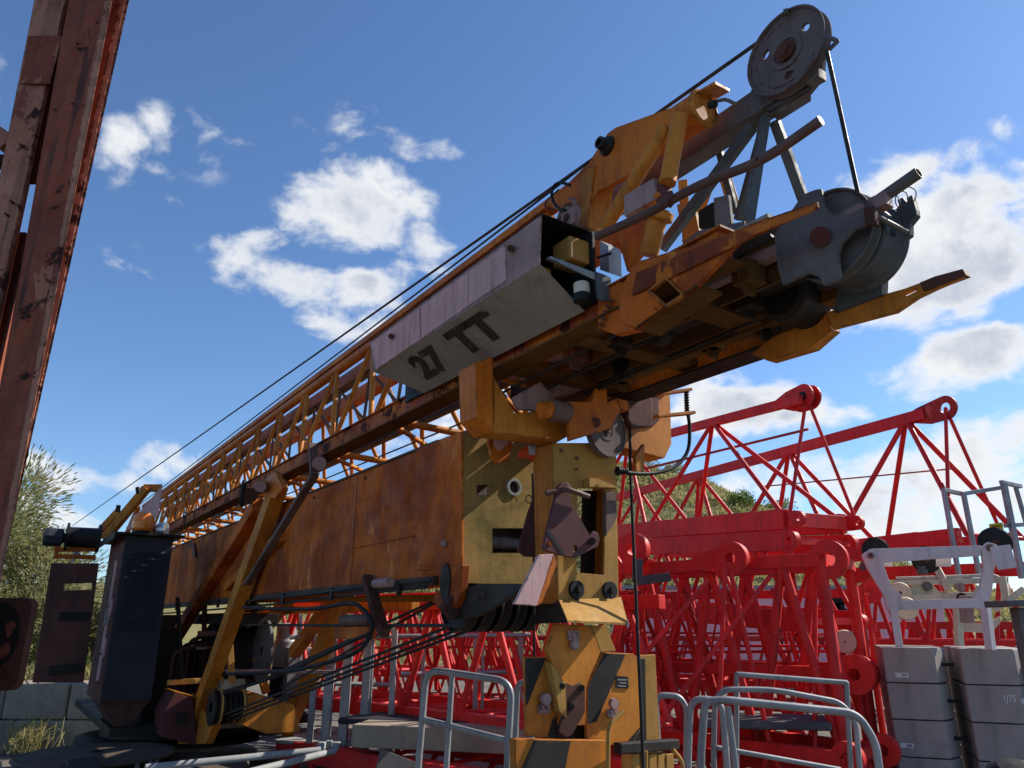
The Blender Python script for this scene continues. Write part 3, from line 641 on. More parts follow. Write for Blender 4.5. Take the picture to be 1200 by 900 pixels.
m = plV([(700, 345), (726, 330), (745, 330), (745, 386), (720, 392), (700, 385)], 2.03, .05); P('chord_joint', m, ORANGE, bevel=.005)
m = MB().prism([VP(745, 320, 1.985), VP(880, 262, 1.985), VP(957, 236, 1.985), VP(958, 243, 1.985), VP(880, 278, 1.985), VP(800, 318, 1.985), VP(740, 346, 1.985)], VV*.012); P('chord_rail', m, RUSTBAND, bevel=.002)
P('rail_edge', MB().prism([VP(865, 270, 1.98), VP(957, 238, 1.98), VP(954, 248, 1.98), VP(880, 276, 1.98)], VV*.003), ORANGE2)
# underside of the jib's near end
u0 = 1.25
for (uu, w) in ((2.0, .10), (2.55, .08), (3.1, .1)):
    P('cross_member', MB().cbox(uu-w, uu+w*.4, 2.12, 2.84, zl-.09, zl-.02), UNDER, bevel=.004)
P('floor_plate', MB().cbox(1.5, 2.3, 2.18, 2.80, zl+.10, zl+.115), GREYL)
P('floor_plate', MB().cbox(2.35, 3.0, 2.3, 2.80, zl+.05, zl+.06), MAUVE)
P('center_beam', MB().cbox(1.3, 3.6, 2.42, 2.50, zl-.05, zl+.03), DARK, bevel=.004)
P('center_beam', MB().cbox(1.1, 3.4, 2.26, 2.31, zl-.02, zl+.03), MAUVE, bevel=.004)
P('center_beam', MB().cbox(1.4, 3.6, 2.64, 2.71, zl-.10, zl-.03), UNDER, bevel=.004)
for V, z in ((2.2, zl-.12), (2.36, zl-.13), (2.58, zl-.15), (2.62, zl-.1)):
    P('trolley_rope', MB().tube([C3(1.85, V, z+.06), C3(3.4, V, z)], .008, 6), ROPE)
for uu, V in ((1.75, 2.6), (2.3, 2.36), (1.45, 2.4), (2.75, 2.55)):
    P('trolley_roller', MB().cyl(C3(uu, V, zl-.06), C3(uu, V+.07, zl-.06), .06, 20), DARK)
P('machine_housing', MB().cbox(1.85, 2.05, 2.5, 2.78, zl-.06, zl+.1), DARK, bevel=.01)
P('trolley_motor', MB().lathe(C3(1.72, 2.52, zl-.05), VV, [(.001, 0), (.09, .0), (.11, .02), (.11, .2), (.085, .22), (.085, .27), (.001, .27)], 28), DARK)
# hoses, rods and brackets crowding the underside
rg = random.Random(5)
for k in range(9):
    v_ = 2.14+.075*k; z_ = zl+rg.uniform(-.10, .02); a_ = 1.5+rg.random()*.5
    P('underside_rod', MB().tube(spline([C3(a_, v_, z_+.03), C3(a_+.5, v_+rg.uniform(-.02, .02), z_-.02), C3(a_+1.0, v_+rg.uniform(-.03, .03), z_+.01), C3(3.3, v_, z_)], 5), rg.choice((.006, .008, .012)), 7), rg.choice((DARK, BLACK, PIPE)))
for k, (uu, vv) in enumerate(((1.62, 2.25), (1.78, 2.45), (1.95, 2.2), (2.2, 2.7), (2.42, 2.3), (2.7, 2.25), (2.85, 2.7), (1.9, 2.72))):
    m = MB().cbox(uu, uu+.09, vv-.05, vv+.05, zl-.10, zl-.01); m.prism([C3(uu+.045, vv-.07, zl-.03), C3(uu+.045, vv+.07, zl-.03), C3(uu+.045, vv+.03, zl-.14), C3(uu+.045, vv-.03, zl-.14)], UU*.014)
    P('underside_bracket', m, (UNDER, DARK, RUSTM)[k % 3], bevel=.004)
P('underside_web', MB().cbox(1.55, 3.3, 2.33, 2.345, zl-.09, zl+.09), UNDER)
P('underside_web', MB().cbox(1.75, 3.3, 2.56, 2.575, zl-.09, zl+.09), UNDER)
# bolts and clips along the mast and the chord
for k in range(8):
    P('bolt', MB().cyl(C3(3.9+k*1.05, VM0-.012, zt-.06), C3(3.9+k*1.05, VM0+.01, zt-.06), .010, 8), RUSTM)
for k in range(7):
    uu = 4.2+k*1.1; P('cable_clip', MB().beam(C3(uu, VM0-.06, zb+.03), C3(uu, VM0-.06, zb-.05), .02, .03), DARK)
for k in range(6):
    P('chord_bolt', MB().cyl(VP(715-3*k, 352+7*k, 2.0), VP(715-3*k, 352+7*k, 2.03), .010, 8), RUSTM)
# ---- box with the stencilled letters
VO, VI = 1.75, 1.95
A = VP(632, 310, VO); T = VP(627, 257, VO); uN = Uof(A); zbo = A.z; zto = T.z; zbi = VP(675, 357, VI).z
uF = Uof(VP(440, 405, VO))
cover = P('side_cover', MB().prism([C3(uN, VO, zbo), C3(uN-.02, VO, zto), C3(uF+.1, VO, zto-.01), C3(uF, VO, zbo+.01)], VV*.006), MAUVE, bevel=.001, label='pinkish box along the jib with 27 TT stencilled underneath')
pn = MB().prism([VP(592, 287, VO-.004), VP(435, 402, VO-.004), VP(441, 433, VO-.004), VP(593, 328, VO-.004)], VV*.003); 
P('light_panel', pn, PINKW, cover)
P('panel_seam', MB().prism([VP(491, 361, VO-.006), VP(492.5, 360, VO-.006), VP(493.5, 395, VO-.006), VP(492, 396, VO-.006)], VV*.002), MAUVE, cover)
VI += .05; zbi -= .02
S0, S1, S2, S3 = C3(uN, VO, zbo), C3(uN, VI, zbi), C3(uF-.22, VI, zbi+.01), C3(uF+.02, VO, zbo+.01)
under = MB().prism([S0, S1, S2, S3], (VV*.4+ZZ).normalized()*.006)
under.prism([S2, S3, C3(uF+.1, VO+.01, zto-.01), C3(uF-.05, VI, zto-.01)], UU*.005)
un = P('cover_underside', under, BEIGE, cover, bevel=.001)
P('cover_top', MB().prism([C3(uN-.02, VO, zto+.002), C3(uF+.1, VO, zto-.008), C3(uF+.1, VI+.1, zto-.008), C3(uN-.02, VI+.1, zto+.002)], ZZ*.006), BLACK, cover)
for (x, y) in ((598, 291), (458, 394)):
    m = MB().cyl(VP(x, y, VO-.03), VP(x, y, VO+.002), .016, 14); P('bolt', m, RUSTM, cover)
# inside the open near end
m = MB().cbox(uN-.05, uF+.1, VI+.02, VI+.035, zbi+.03, zto-.01); P('dark_hollow_sheet', m, BLACK, cover)  # black sheet added so the open box looks dark inside and hides sky
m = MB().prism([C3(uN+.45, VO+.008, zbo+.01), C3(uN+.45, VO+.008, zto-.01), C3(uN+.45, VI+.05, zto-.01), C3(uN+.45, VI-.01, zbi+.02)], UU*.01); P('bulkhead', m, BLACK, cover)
m = MB().prism([VP(640, 302, 1.80), VP(645, 300, 1.80), VP(704, 322, 2.02), VP(703, 328, 2.02)], ZZ*-.012); P('shelf', m, GALV, cover)
m = MB().cbox(uN-.03, uN+.10, 1.9, 2.02, VP(690, 300, 1.96).z, VP(690, 272, 1.96).z); P('junction_box', m, YELMOSS, cover, bevel=.01)
P('junction_box', MB().cbox(uN+.08, uN+.16, 1.82, 1.88, zbo-.02, zbo+.05), YELLOW, cover, bevel=.01)
m = MB().cyl(VP(682, 345, 1.93), VP(681, 333, 1.93), .035, 20); P('motor_cap', m, CREAM, cover); m = MB().cyl(VP(682, 354, 1.93), VP(682, 345, 1.93), .038, 20); P('motor', m, BLACK, cover)
m = plV([(697, 318), (706, 322), (706, 352), (699, 350)], 1.99, .05); P('cable_box', m, BLUEG, cover)
m = plV([(703, 282), (713, 288), (714, 320), (703, 316)], 2.2, .08); P('cable_box', m, GALV, cover); P('latch_rod', MB().tube([VP(700, 302, 2.0), VP(716, 297, 2.0)], .006, 6), DARK, cover)
sheave(VP(666, 256, 2.02), .075, .035, .02, holes=0, mat=MAUVE, name='guide_sheave', n=36)
P('electric_cable', MB().tube(spline([VP(x, y, 2.0) for x, y in ((668, 217), (655, 214), (647, 222), (648, 235), (655, 244), (662, 246))], 5), .008, 8), BLACK)
P('electric_cable', MB().tube(spline([VP(x, y, 2.02) for x, y in ((655, 222), (641, 235), (640, 243), (650, 246))], 5), .004, 8), BLACK)
P('wing_bolt', MB().beam(VP(668, 232, 2.08), VP(677, 238, 2.08), .02, .015), MAUVE)
# text
def text(body, pc, e1, e2, h, wscale, mat, name, off=.012, parent=None, shear=0):
    cu = bpy.data.curves.new('t', 'FONT'); cu.body = body; cu.size = 1; cu.align_x = 'CENTER'; cu.align_y = 'CENTER'; cu.offset = off
    ob = bpy.data.objects.new('t', cu); COL.objects.link(ob)
    dg = bpy.context.evaluated_depsgraph_get(); dg.update()
    me = bpy.data.meshes.new_from_object(ob.evaluated_get(dg))
    bpy.data.objects.remove(ob)
    vs = [v.co.copy() for v in me.vertices]; fs = [tuple(p.vertices) for p in me.polygons]
    m = MB(); m.add([pc+e1*((v.x+shear*v.y)*h*wscale)+e2*(v.y*h) for v in vs], fs)
    return P(name, m, mat, parent) if parent else m.build(name, mat)
nS = (S1-S0).cross(S3-S0).normalized()
if nS.z > 0: nS = -nS
e2 = (S0-S1).normalized(); e1 = -UU
for body, x, y, ws in (('27', 503, 427, 1.3), ('TT', 557, 393, 1.5)):
    pc_ = hit(x, y, S0+nS*.004, nS)
    text(body, pc_, e1, e2, .225, ws, LETTER, 'stencil_letters', off=.05, parent=cover)
# ---- far end of the jib
m = MB()
for V in (2.1, 2.8):
    m.beam(C3(16.4, V, zl-.2), C3(17.6, V, zl+.0), .07, .09); m.beam(C3(16.3, V, ztc-.0), C3(17.8, V, zl+.25), .08, .09)
P('jib_foot', m, ORANGE2, bevel=.004)
P('sign_panel', MB().prism([YP(148, 618, 9.6), YP(190, 569, 9.6), YP(186, 603, 9.6), YP(168, 622, 9.6), YP(148, 620, 9.6)], Vector((0, .01, 0))), PINKW)
P('jib_foot', MB().beam(YP(122, 632, 9.7), YP(172, 572, 9.7), .10, .10).beam(YP(168, 572, 9.7), YP(190, 572, 9.8), .10, .09).beam(YP(118, 622, 9.9), YP(140, 598, 9.9), .08, .08), YELLOW, bevel=.005)
for (a, b) in (((138, 600), (139, 592)), ((162, 578), (161, 571))): P('foot_pin', MB().beam(YP(*a, 9.5), YP(*b, 9.5), .04, .04), DARK)
# ---- control cabinet on the slewing platform
UB = 9.0; VC0, VC1 = 1.08, 1.56; zc0, zc1 = 1.03, 2.70
m = MB().cbox(UB+.01, UB+1.2, VC0, VC1, zc0, zc1); cab = P('cabinet', m, MAROON2, bevel=.004, label='tall slate and maroon control cabinet with louvres')
m = MB().cbox(UB-.012, UB+.008, VC0+.008, VC1-.004, zc0+.02, zc1-.01)
door = P('cabinet_door', m, NAVY, cab, bevel=.004)
m = MB()
for k in range(13):
    z = zc1-.16-k*.065; m.prism([C3(UB-.013, VC0+.05, z), C3(UB-.013, VC1-.05, z), C3(UB-.045, VC1-.05, z-.022), C3(UB-.045, VC0+.05, z-.022)], ZZ*-.006)
P('louvres', m, NAVY, door)
P('lock', MB().cyl(C3(UB-.03, VC0+.16, zc0+.42), C3(UB-.01, VC0+.16, zc0+.42), .014, 12), BLACK, door)
m = MB().cbox(UB-.10, UB+1.3, VC0-.12, VC1+.10, zc1+.002, zc1+.022); m.prism([C3(UB-.10, VC0-.12, zc1+.002), C3(UB-.10, VC0-.12, zc1-.05), C3(UB+1.3, VC0-.12, zc1-.05), C3(UB+1.3, VC0-.12, zc1+.002)], VV*.006); P('cabinet_roof', m, DARK, cab)
m = MB()
for z, h in ((zc1-.95, .5), (zc1-.5, .5), (zc1-1.35, .25)): m.box(C3(UB+.32, VC0-.012, z), UU*.03, VV*.012, ZZ*h/2)
for z in (zc1-.75, zc1-1.15): m.box(C3(UB+.18, VC0-.012, z), UU*.02, VV*.012, ZZ*.09)
P('hinge_strip', m, PINKW, cab, bevel=.003)
P('handle', MB().beam(C3(UB+.12, VC0-.05, zc1-.93), C3(UB+.12, VC0-.05, zc1-.78), .02, .02).beam(C3(UB+.12, VC0-.05, zc1-.86), C3(UB+.12, VC0, zc1-.86), .02, .02), GALV, cab)
m = MB().prism([C3(UB+.05, VC0+.02, zc0), C3(UB+.05, VC1, zc0), C3(UB+.05, VC1-.1, zc0-.14), C3(UB+.05, VC0+.25, zc0-.34)], UU*.9); P('cabinet_foot', m, RUSTM, cab, bevel=.003)
# beacon
b0 = ZP(152, 630, zc1+.03); b0 = C3(UB+.15, 1.25, zc1+.022)
bc = MB().lathe(b0, ZZ, [(.07, 0), (.10, .01), (.10, .05)], 24); bb = P('beacon', bc, BLACK)
P('beacon_lens', MB().lathe(b0+ZZ*.04, ZZ, [(.098, 0), (.11, .03), (.115, .1), (.10, .17), (.05, .21), (.001, .215)], 24), BEACON, bb)
P('work_lamp', MB().lathe(C3(UB+.15, 1.44, zc1+.09), (VV-UU*.6).normalized(), [(.001, -.08), (.05, -.07), (.08, -.02), (.09, .05), (.085, .06), (.001, .05)], 20), GLASSY)
# open maroon doors left of the cabinet
m = UP(0, 0, UB+.6)
def UBp(x, y, d=.7): return UP(x, y, UB+d)
dp = MB().prism([UBp(60, 660), UBp(116, 660), UBp(98, 800), UBp(38, 800)], UU*.04,
                [[UBp(75, 684), UBp(108, 683), UBp(108, 691), UBp(75, 692)]])
dr = P('open_hatch', dp, MAROON2, bevel=.006)
m = MB()
for a, b in (((70, 722), (104, 722)), ((58, 786), (96, 782))):
    P('hatch_slot', MB().beam(UBp(*a, .69), UBp(*b, .69), .03, .09), DARK, dr, bevel=.004)
m = MB()
for y in (676, 716, 778):
    for x in (72, 80): m.cyl(UBp(x, y+6, .69), UBp(x, y+6, .7), .012, 8)
P('rivet', m, RUSTM, dr)
# winch on top at the back
w0 = UBp(93, 640, 1.6)
def WQ(x, y): return UP(x, y, UB+1.6)
m = MB().lathe(WQ(77, 629), VV, [(.05, 0), (.17, 0), (.17, .02), (.12, .03), (.125, .33), (.17, .34), (.17, .37), (.05, .37)], 32); P('winch_drum', m, DARK)
m = MB().lathe(WQ(50, 629), VV, [(.02, 0), (.10, .01), (.11, .05), (.11, .2), (.06, .22), (.06, .28)], 8, False); P('winch_motor', m, NAVY)
m = MB().beam(WQ(68, 644), WQ(112, 644), .05, .05).beam(WQ(66, 652), WQ(112, 653), .04, .05).beam(WQ(66, 640), WQ(66, 655), .04, .04); P('winch_frame', m, ORANGE)
m = MB().tube(fillet([WQ(86, 658), WQ(89, 640), WQ(92, 652), WQ(112, 655)], .05), .018, 10); P('grab_rail', m, GALV)
# ---- slewing platform
zp = .74
def ZQ(x, y, z): return ZP(x, y, z)
m = MB().cbox(8.9, 12.5, 1.2, 3.3, zp-.02, zp+.06); P('platform', m, DARK, bevel=.006)
m = MB().lathe(C3(10.4, 2.2, zp-.24), ZZ, [(.2, 0), (1.15, 0), (1.15, .04), (.9, .07), (.9, .20), (.2, .20)], 48); P('slew_ring', m, DARK)
# base discs at the left foreground
m = MB().lathe(C3(8.1, 1.62, .50), ZZ, [(.05, 0), (.70, 0), (.72, .015), (.72, .035), (.70, .05), (.05, .06)], 48); P('base_disc', m, DUSTY)
m = MB().lathe(C3(8.4, 1.05, .62), ZZ, [(.05, 0), (.66, 0), (.68, .02), (.66, .04), (.05, .05)], 48); P('base_disc', m, DUSTY)
m = MB().cbox(7.6, 7.9, .75, 1.0, 0, .70); P('outrigger_post', m, NAVY, bevel=.01)
m = MB().cbox(7.7, 8.0, .52, .72, 0, .66); P('outrigger_post', m, MAROON, bevel=.01)
# strut foot box
m = MB()
f = lambda x, y: UP(x, y, 8.55)
m.prism([f(205, 812), f(226, 818), f(232, 874), f(190, 864), (f(192, 835))], UU*.5); P('foot_box', m, MAROON, bevel=.006); P('foot_box_lit_top', MB().prism([f(204, 811), f(227, 817), f(227, 817)+UU*.5, f(204, 811)+UU*.5], ZZ*.012), YELLOW); P('hub_flange', MB().cyl(f(213, 842)-UU*.03, f(213, 842), .06, 16), DARK)  # yellow sheet on the foot box paints its sunlit top
m = MB().prism([VP(224, 812, 1.95), VP(250, 850, 1.95), VP(240, 872, 1.95), VP(208, 872, 1.95)], VV*.08); P('strut_foot', m, YELLOW, bevel=.006)
# rope drum between the feet
rd = MB(); ca = UP(247, 829, 8.05)
prof = [(.05, 0), (.165, 0), (.165, .02)]
for k in range(5): prof += [(.12, .03+k*.05), (.155, .04+k*.05), (.155, .05+k*.05), (.12, .065+k*.05)]
prof += [(.165, .28), (.165, .30), (.05, .30)]
P('hoist_drum', rd.lathe(ca, VV, prof, 36), DARK)
P('drum_flange', MB().lathe(ca+VV*.06, VV, [(.14, 0), (.17, 0), (.17, .02), (.14, .02)], 36), YELMOSS); P('drum_flange', MB().lathe(ca+VV*.27, VV, [(.14, 0), (.17, 0), (.17, .02), (.14, .02)], 36), YELMOSS)
# yellow cross girder between the feet
g = [(250, 820), (300, 815), (335, 826), (345, 855), (330, 860), (300, 842), (262, 842)]
m = MB().prism([UP(x, y, 8.0) for x, y in ((262, 822), (300, 812), (345, 826), (352, 858), (312, 860), (262, 842))], UU*.5); P('foot_girder', m, YELLOW, bevel=.008)
# machinery behind the struts
mm = MB().lathe(C3(9.6, 2.2, 1.45), VV, [(.02, 0), (.34, 0), (.36, .03), (.36, .06), (.28, .07), (.28, .5), (.36, .51), (.36, .55), (.02, .56)], 36); P('main_winch', mm, DARK)
P('winch_flange', MB().lathe(C3(8.9, 2.62, 1.5), VV, [(.05, 0), (.34, 0), (.34, .03), (.05, .03)], 36), GREYP)
SMp = VP(331, 800, 3.3); SMp.z = .95; mm = MB().lathe(SMp, ZZ, [(.05, 0), (.15, .01), (.15, .62), (.13, .66), (.13, .80), (.10, .84), (.02, .85)], 24); P('slew_motor', mm, GALV)
P('motor_cap', MB().lathe(SMp-ZZ*.05, ZZ, [(.02, 0), (.17, 0), (.17, .06), (.155, .30), (.155, .36)], 24), BLACK)
for (u_, v_, z0_, z1_, du_, dv_, mt_) in ((9.9, 1.75, .8, 1.75, .45, .3, DARK), (10.3, 2.2, .8, 1.5, .5, .4, DARK), (10.8, 2.8, .8, 1.9, .4, .35, BLUEG), (10.0, 3.4, .8, 1.5, .25, .3, GALV), (9.3, 1.85, .8, .95, .5, .2, YELMOSS), (10.9, 1.9, 1.0, 1.9, .12, .35, RUSTM)):
    P('machinery_box', MB().cbox(u_-du_/2, u_+du_/2, v_-dv_/2, v_+dv_/2, z0_, z1_), mt_, bevel=.01)
for k in range(6):
    P('machine_pipe', MB().tube(fillet([C3(9.2+k*.12, 1.75+.1*k, 1.0), C3(9.2+k*.12, 1.75+.1*k, 1.5+.06*k), C3(9.6+k*.1, 2.3+.15*k, 1.6+.05*k)], .1), .02, 8), DARK if k % 2 else RUSTM)
for k, (a, b, w_, mt_) in enumerate((((268, 735), (272, 800), .06, YELMOSS), ((196, 800), (262, 796), .05, YELMOSS), ((232, 742), (262, 742), .05, RUSTM), ((230, 760), (262, 758), .03, PIPE), ((300, 770), (312, 812), .08, YELLOW), ((208, 700), (214, 800), .04, DARK), ((352, 712), (352, 800), .04, GALV), ((296, 690), (298, 726), .06, ORANGE2), ((240, 700), (238, 800), .05, RUSTM))):
    P('machine_post', MB().beam(UP(*a, 8.7+.12*k), UP(*b, 8.7+.12*k), w_, w_), mt_, bevel=.003)
for k in range(8):
    m = MB(); m.box(UP(282+k*2, 700+k*4, 9.6), UU*.2, VV*.12, ZZ*.012); P('cooling_fin', m, GALV if k % 2 else DARK)
P('yellow_rail', MB().beam(VP(187, 705, 2.6), VP(590, 700, 2.6), .05, .05), YELLOW)
P('yellow_rail', MB().beam(C3(6.0, 3.05, 1.95), C3(11.5, 3.05, 1.95), .08, .09), YELLOW, bevel=.004)
P('under_girder', MB().cbox(8.8, 12.8, 2.15, 2.75, zb-.22, zb-.10), DARK, bevel=.01)
P('grey_rail', MB().tube([VP(265, 786, 2.3), VP(400, 788, 2.9)], .02, 8), MAUVE)
# grey base frame with outriggers at the lower edge
m = MB().prism([ZQ(x, y, .62) for x, y in ((303, 858), (345, 848), (420, 853), (432, 860), (418, 870), (330, 868), (304, 864))], ZZ*-.03); m.prism([ZQ(x, y, .645) for x, y in ((370, 853), (418, 854), (424, 858), (372, 857))], ZZ*-.02); P('base_plate', m, GREYL, bevel=.003)
m = MB().prism([ZQ(400, 875, .45), ZQ(420, 866, .45), ZQ(450, 892, .45), ZQ(440, 905, .45), ZQ(430, 905, .45)], ZZ*-.05); P('base_plate', m, GREYL, bevel=.003)
m = MB().tube([ZQ(170, 900, .66), ZQ(375, 879, .66)], .03, 14); P('base_tube', m, GREYL)
m = MB().tube([ZQ(280, 908, .64), ZQ(392, 880, .64)], .03, 14); P('base_tube', m, GREYL)
m = MB().prism([ZQ(60, 905, .3), ZQ(110, 870, .3), ZQ(300, 872, .3), ZQ(400, 880, .3), ZQ(450, 905, .3), ZQ(430, 1000, .3), ZQ(60, 1000, .3)], ZZ*-.25); P('base_frame', m, BLUEG, bevel=.01)
m = MB()
for x, y in ((377, 876), (386, 874), (394, 876)): m.box(ZQ(x, y-2, .66), Vector((.035, 0, 0)), Vector((0, .04, 0)), ZZ*.035)
P('clamp', m, GREYL, bevel=.01)
m = plU([(447, 877), (497, 897), (494, 905), (440, 905)], 6.2, .02); P('lug_plate', m, GREYP, bevel=.003)
m = MB()
pts = [ZQ(x, y, .62) for x, y in ((160, 900), (164, 888), (172, 888), (178, 897), (184, 893))]
P('rope_knot', MB().tube(spline(pts, 4), .02, 8), GREYP)

# ================================================================== RED LATTICE SECTIONS
def disc_lug(m, c, ax, R, r, t):
    c = Vector(c); ax = ax.normalized()
    m.lathe(c-ax*t/2, ax, [(r, 0), (R, 0), (R, t), (r, t), (r, 0)], 28)
def lattice(label, A, B, h, wv, bays, ch=.09, r=.026, tri=False, lugs=(1, 1), group='red lattice crane sections lying in the yard', mat=RED, beam_h=None, lugR=.15, nodes=None, posts=True, tch=None, root_name='red_crane_section'):
    """A, B: ends of the near top chord (or of the single top chord); h: height down; wv: horizontal vector to the far side"""
    A, B = Vector(A), Vector(B); wv = Vector(wv); L = (B-A).length; d = (B-A)/L
    root = empty(root_name, ((A+B+wv)/2)-ZZ*h); tag(root, label, 'crane section', group)
    lo = [(A-ZZ*h, B-ZZ*h), (A-ZZ*h+wv, B-ZZ*h+wv)]
    if tri: tops = [(A+wv/2, B+wv/2)]
    else: tops = [(A, B), (A+wv, B+wv)]
    bh = beam_h or ch
    for a, b in lo: MB().beam(a, b, ch, bh).build('bottom_chord', mat, root, bevel=.006)
    for a, b in tops: MB().beam(a, b, ch*.9 if not tch else tch*.8, (tch or ch*.9) if tri else bh).build('top_chord', mat, root, bevel=.006)
    T = lambda f, i: tops[min(i, len(tops)-1)][0].lerp(tops[min(i, len(tops)-1)][1], f)
    Lw = lambda f, i: lo[i][0].lerp(lo[i][1], f)
    if nodes:
        tn, ln = nodes
        for ft in tn:
            near = sorted(ln, key=lambda q: abs(q-ft)); near = [min([q for q in ln if q > ft], default=None), max([q for q in ln if q < ft], default=None)]
            for fl in near:
                if fl is None: continue
                for i in (0, 1): MB().tube([T(ft, 0), Lw(fl, i)], r, 10).build('brace', mat, root)
        for fl in ln: MB().tube([Lw(fl, 0), Lw(fl, 1)], r*.8, 8).build('cross_brace', mat, root)
        bays = 0
    for k in range(bays):
        f0, f1 = k/bays, (k+1)/bays; fm = (f0+f1)/2
        for i in (0, 1):
            MB().tube([Lw(f0, i), T(fm, i)], r, 10).build('brace', mat, root)
            MB().tube([T(fm, i), Lw(f1, i)], r, 10).build('brace', mat, root)
        MB().tube([Lw(f0, 0), Lw(f1, 1)], r*.7, 8).build('cross_brace', mat, root)
        MB().tube([Lw(f1, 0), Lw(f1, 1)], r*.8, 8).build('cross_brace', mat, root)
        if not tri: MB().tube([T(fm, 0), T(fm, 1)], r*.7, 8).build('cross_brace', mat, root)
    for e, f in enumerate((0, 1)):
        if not lugs[e]: continue
        s = -1 if e == 0 else 1
        for i, (a, b) in enumerate(lo+tops):
            c = (a, b)[e]+d*s*lugR*.4; ax = wv.normalized() if not tri or i < 2 else wv.normalized()
            m = MB(); disc_lug(m, c, ax, lugR if i >= 2 else lugR*.8, lugR*.38, .07)
            m.build('lug', mat, root)
        if tri:
            MB().tube([T(f, 0), Lw(f, 0)], r*.9, 8).build('end_post', mat, root); MB().tube([T(f, 0), Lw(f, 1)], r*.9, 8).build('end_post', mat, root)
        else:
            for i in (0, 1): MB().tube([T(f, i), Lw(f, i)], r*1.2, 10).build('end_post', mat, root)
            MB().beam(T(f, 0), T(f, 1), ch*.8, ch*.8).build('end_bar', mat, root); MB().beam(Lw(f, 0), Lw(f, 1), ch*.8, ch*.8).build('end_bar', mat, root)
    return root
def perp(A, B, w):
    d = (Vector(B)-Vector(A)); d.z = 0; p = Vector((-d.y, d.x, 0)).normalized()
    return p*w if p.y > 0 else p*-w
G1 = 'red lattice crane sections lying in the yard'
# long triangular truss with the solid eye, in the middle of the stack
A, B = YP(735, 521, 13.2), YP(938, 468, 9.5); w = perp(A, B, 1.0)
hh = B.z - YP(945, 611, 9.5).z
Wt = w; SA, SB = A-w/2-ZZ*(hh+.262), B-w/2-ZZ*(hh+.262)
t1 = lattice('red triangular truss on top of the stack, its solid dark-pinned eye against the cloud', A-w/2, B-w/2, hh, w, 2, ch=.10, r=.034, tri=True, lugs=(0, 0), beam_h=.25, nodes=([0, .57], [-.3, .28, 1.0]), tch=.125)
m = MB()
e = YP(945, 465, 9.6); dd = (B-A).normalized()
def eye(e, dd, nrm, t, R=.17, hole=.06, L=.55):
    up = dd.cross(nrm).normalized(); up = up if up.z > 0 else -up
    pts = [e+dd*(R*math.cos(a))+up*(R*math.sin(a)) for a in [(-100+200*k/14)*PI/180 for k in range(15)]]
    pts += [e-dd*L*.55+up*.12, e-dd*L+up*.02, e-dd*L-up*.04, e-dd*L*.35-up*R*1.0]
    return MB().prism(pts, nrm*t, [circ(e, dd, up, hole, 16)])
nr = w.normalized()
eye(e-nr*.07, dd, nr, .03).build('eye_plate', RED, t1, bevel=.003); eye(e+nr*.07, dd, nr, .03).build('eye_plate', RED, t1, bevel=.003)
MB().cyl(e-nr*.06, e+nr*.09, .10, 20).build('eye_bush', RED2, t1)
MB().cyl(e-nr*.09, e+nr*.1, .058, 16).build('eye_pin', DARK, t1)
for i in (0, 1):
    bb_ = B-w/2-ZZ*hh+w*i
    MB().tube([e, bb_+dd*(.05+.15*i)], .024, 8).build('end_post', RED, t1)
MB().tube([YP(757, 549, 12.0), YP(947, 503, 9.7)], .02, 8).build('guy_rod', RED2, t1)
MB().beam(B-w/2-ZZ*hh, B+w/2-ZZ*hh, .10, .18).build('end_bar', RED, t1, bevel=.005)
def ovlug(c, nrm, par, R=.09, t=.05, L=.16, d=dd):
    up = ZZ; pts = [c+d*(R*math.cos(a))+up*(R*math.sin(a)) for a in [(-90+180*k/10)*PI/180 for k in range(11)]]+[c-d*L+up*R*1.1, c-d*L-up*R*1.1]
    MB().prism(pts, nrm*t, [circ(c, d, up, R*.38, 12)]).build('lug', RED, par, bevel=.003)
for i in (0, 1): ovlug(B-w/2-ZZ*hh+w*i+dd*.22-nr*.03, nr, t1)
# the truss behind it with the open round eye
A, B = YP(722, 583, 19.3), YP(1085, 485, 11.3); w = perp(A, B, 1.25); d2 = (B-A).normalized(); n2 = w.normalized()
hh2 = B.z - YP(1100, 632, 11).z
t2 = lattice('longest red triangular truss, with a round open eye at its high right end', A-w/2, B-w/2, hh2, w, 3, ch=.12, r=.042, tri=True, lugs=(0, 0), beam_h=.22, nodes=([.12, .375, .675, .96], [-.05, .24, .52, .82, 1.08]), tch=.175)
e = YP(1108, 478, 11); eye(e-n2*.02, d2, n2, .04, R=.19, hole=.085, L=.8).build('eye_plate', RED2, t2, bevel=.003)
for i in (0, 1): MB().tube([e, B-w/2-ZZ*hh2+w*i+d2*.45], .028, 8).build('end_post', RED, t2)
for i in (0, 1): MB().beam(B-w/2-ZZ*hh2+w*i, B-w/2-ZZ*hh2+w*i+d2*.6, .12, .2).build('chord_end', RED, t2, bevel=.004)
MB().tube([YP(895, 570, 13.6), YP(1120, 549, 11)], .012, 6).build('guy_wire', RED2, t2)
MB().tube([YP(895, 484, 11.9)+ZZ*.0, YP(897, 480, 11.9)], .01, 6).build('ring_bolt', DARK, t2)
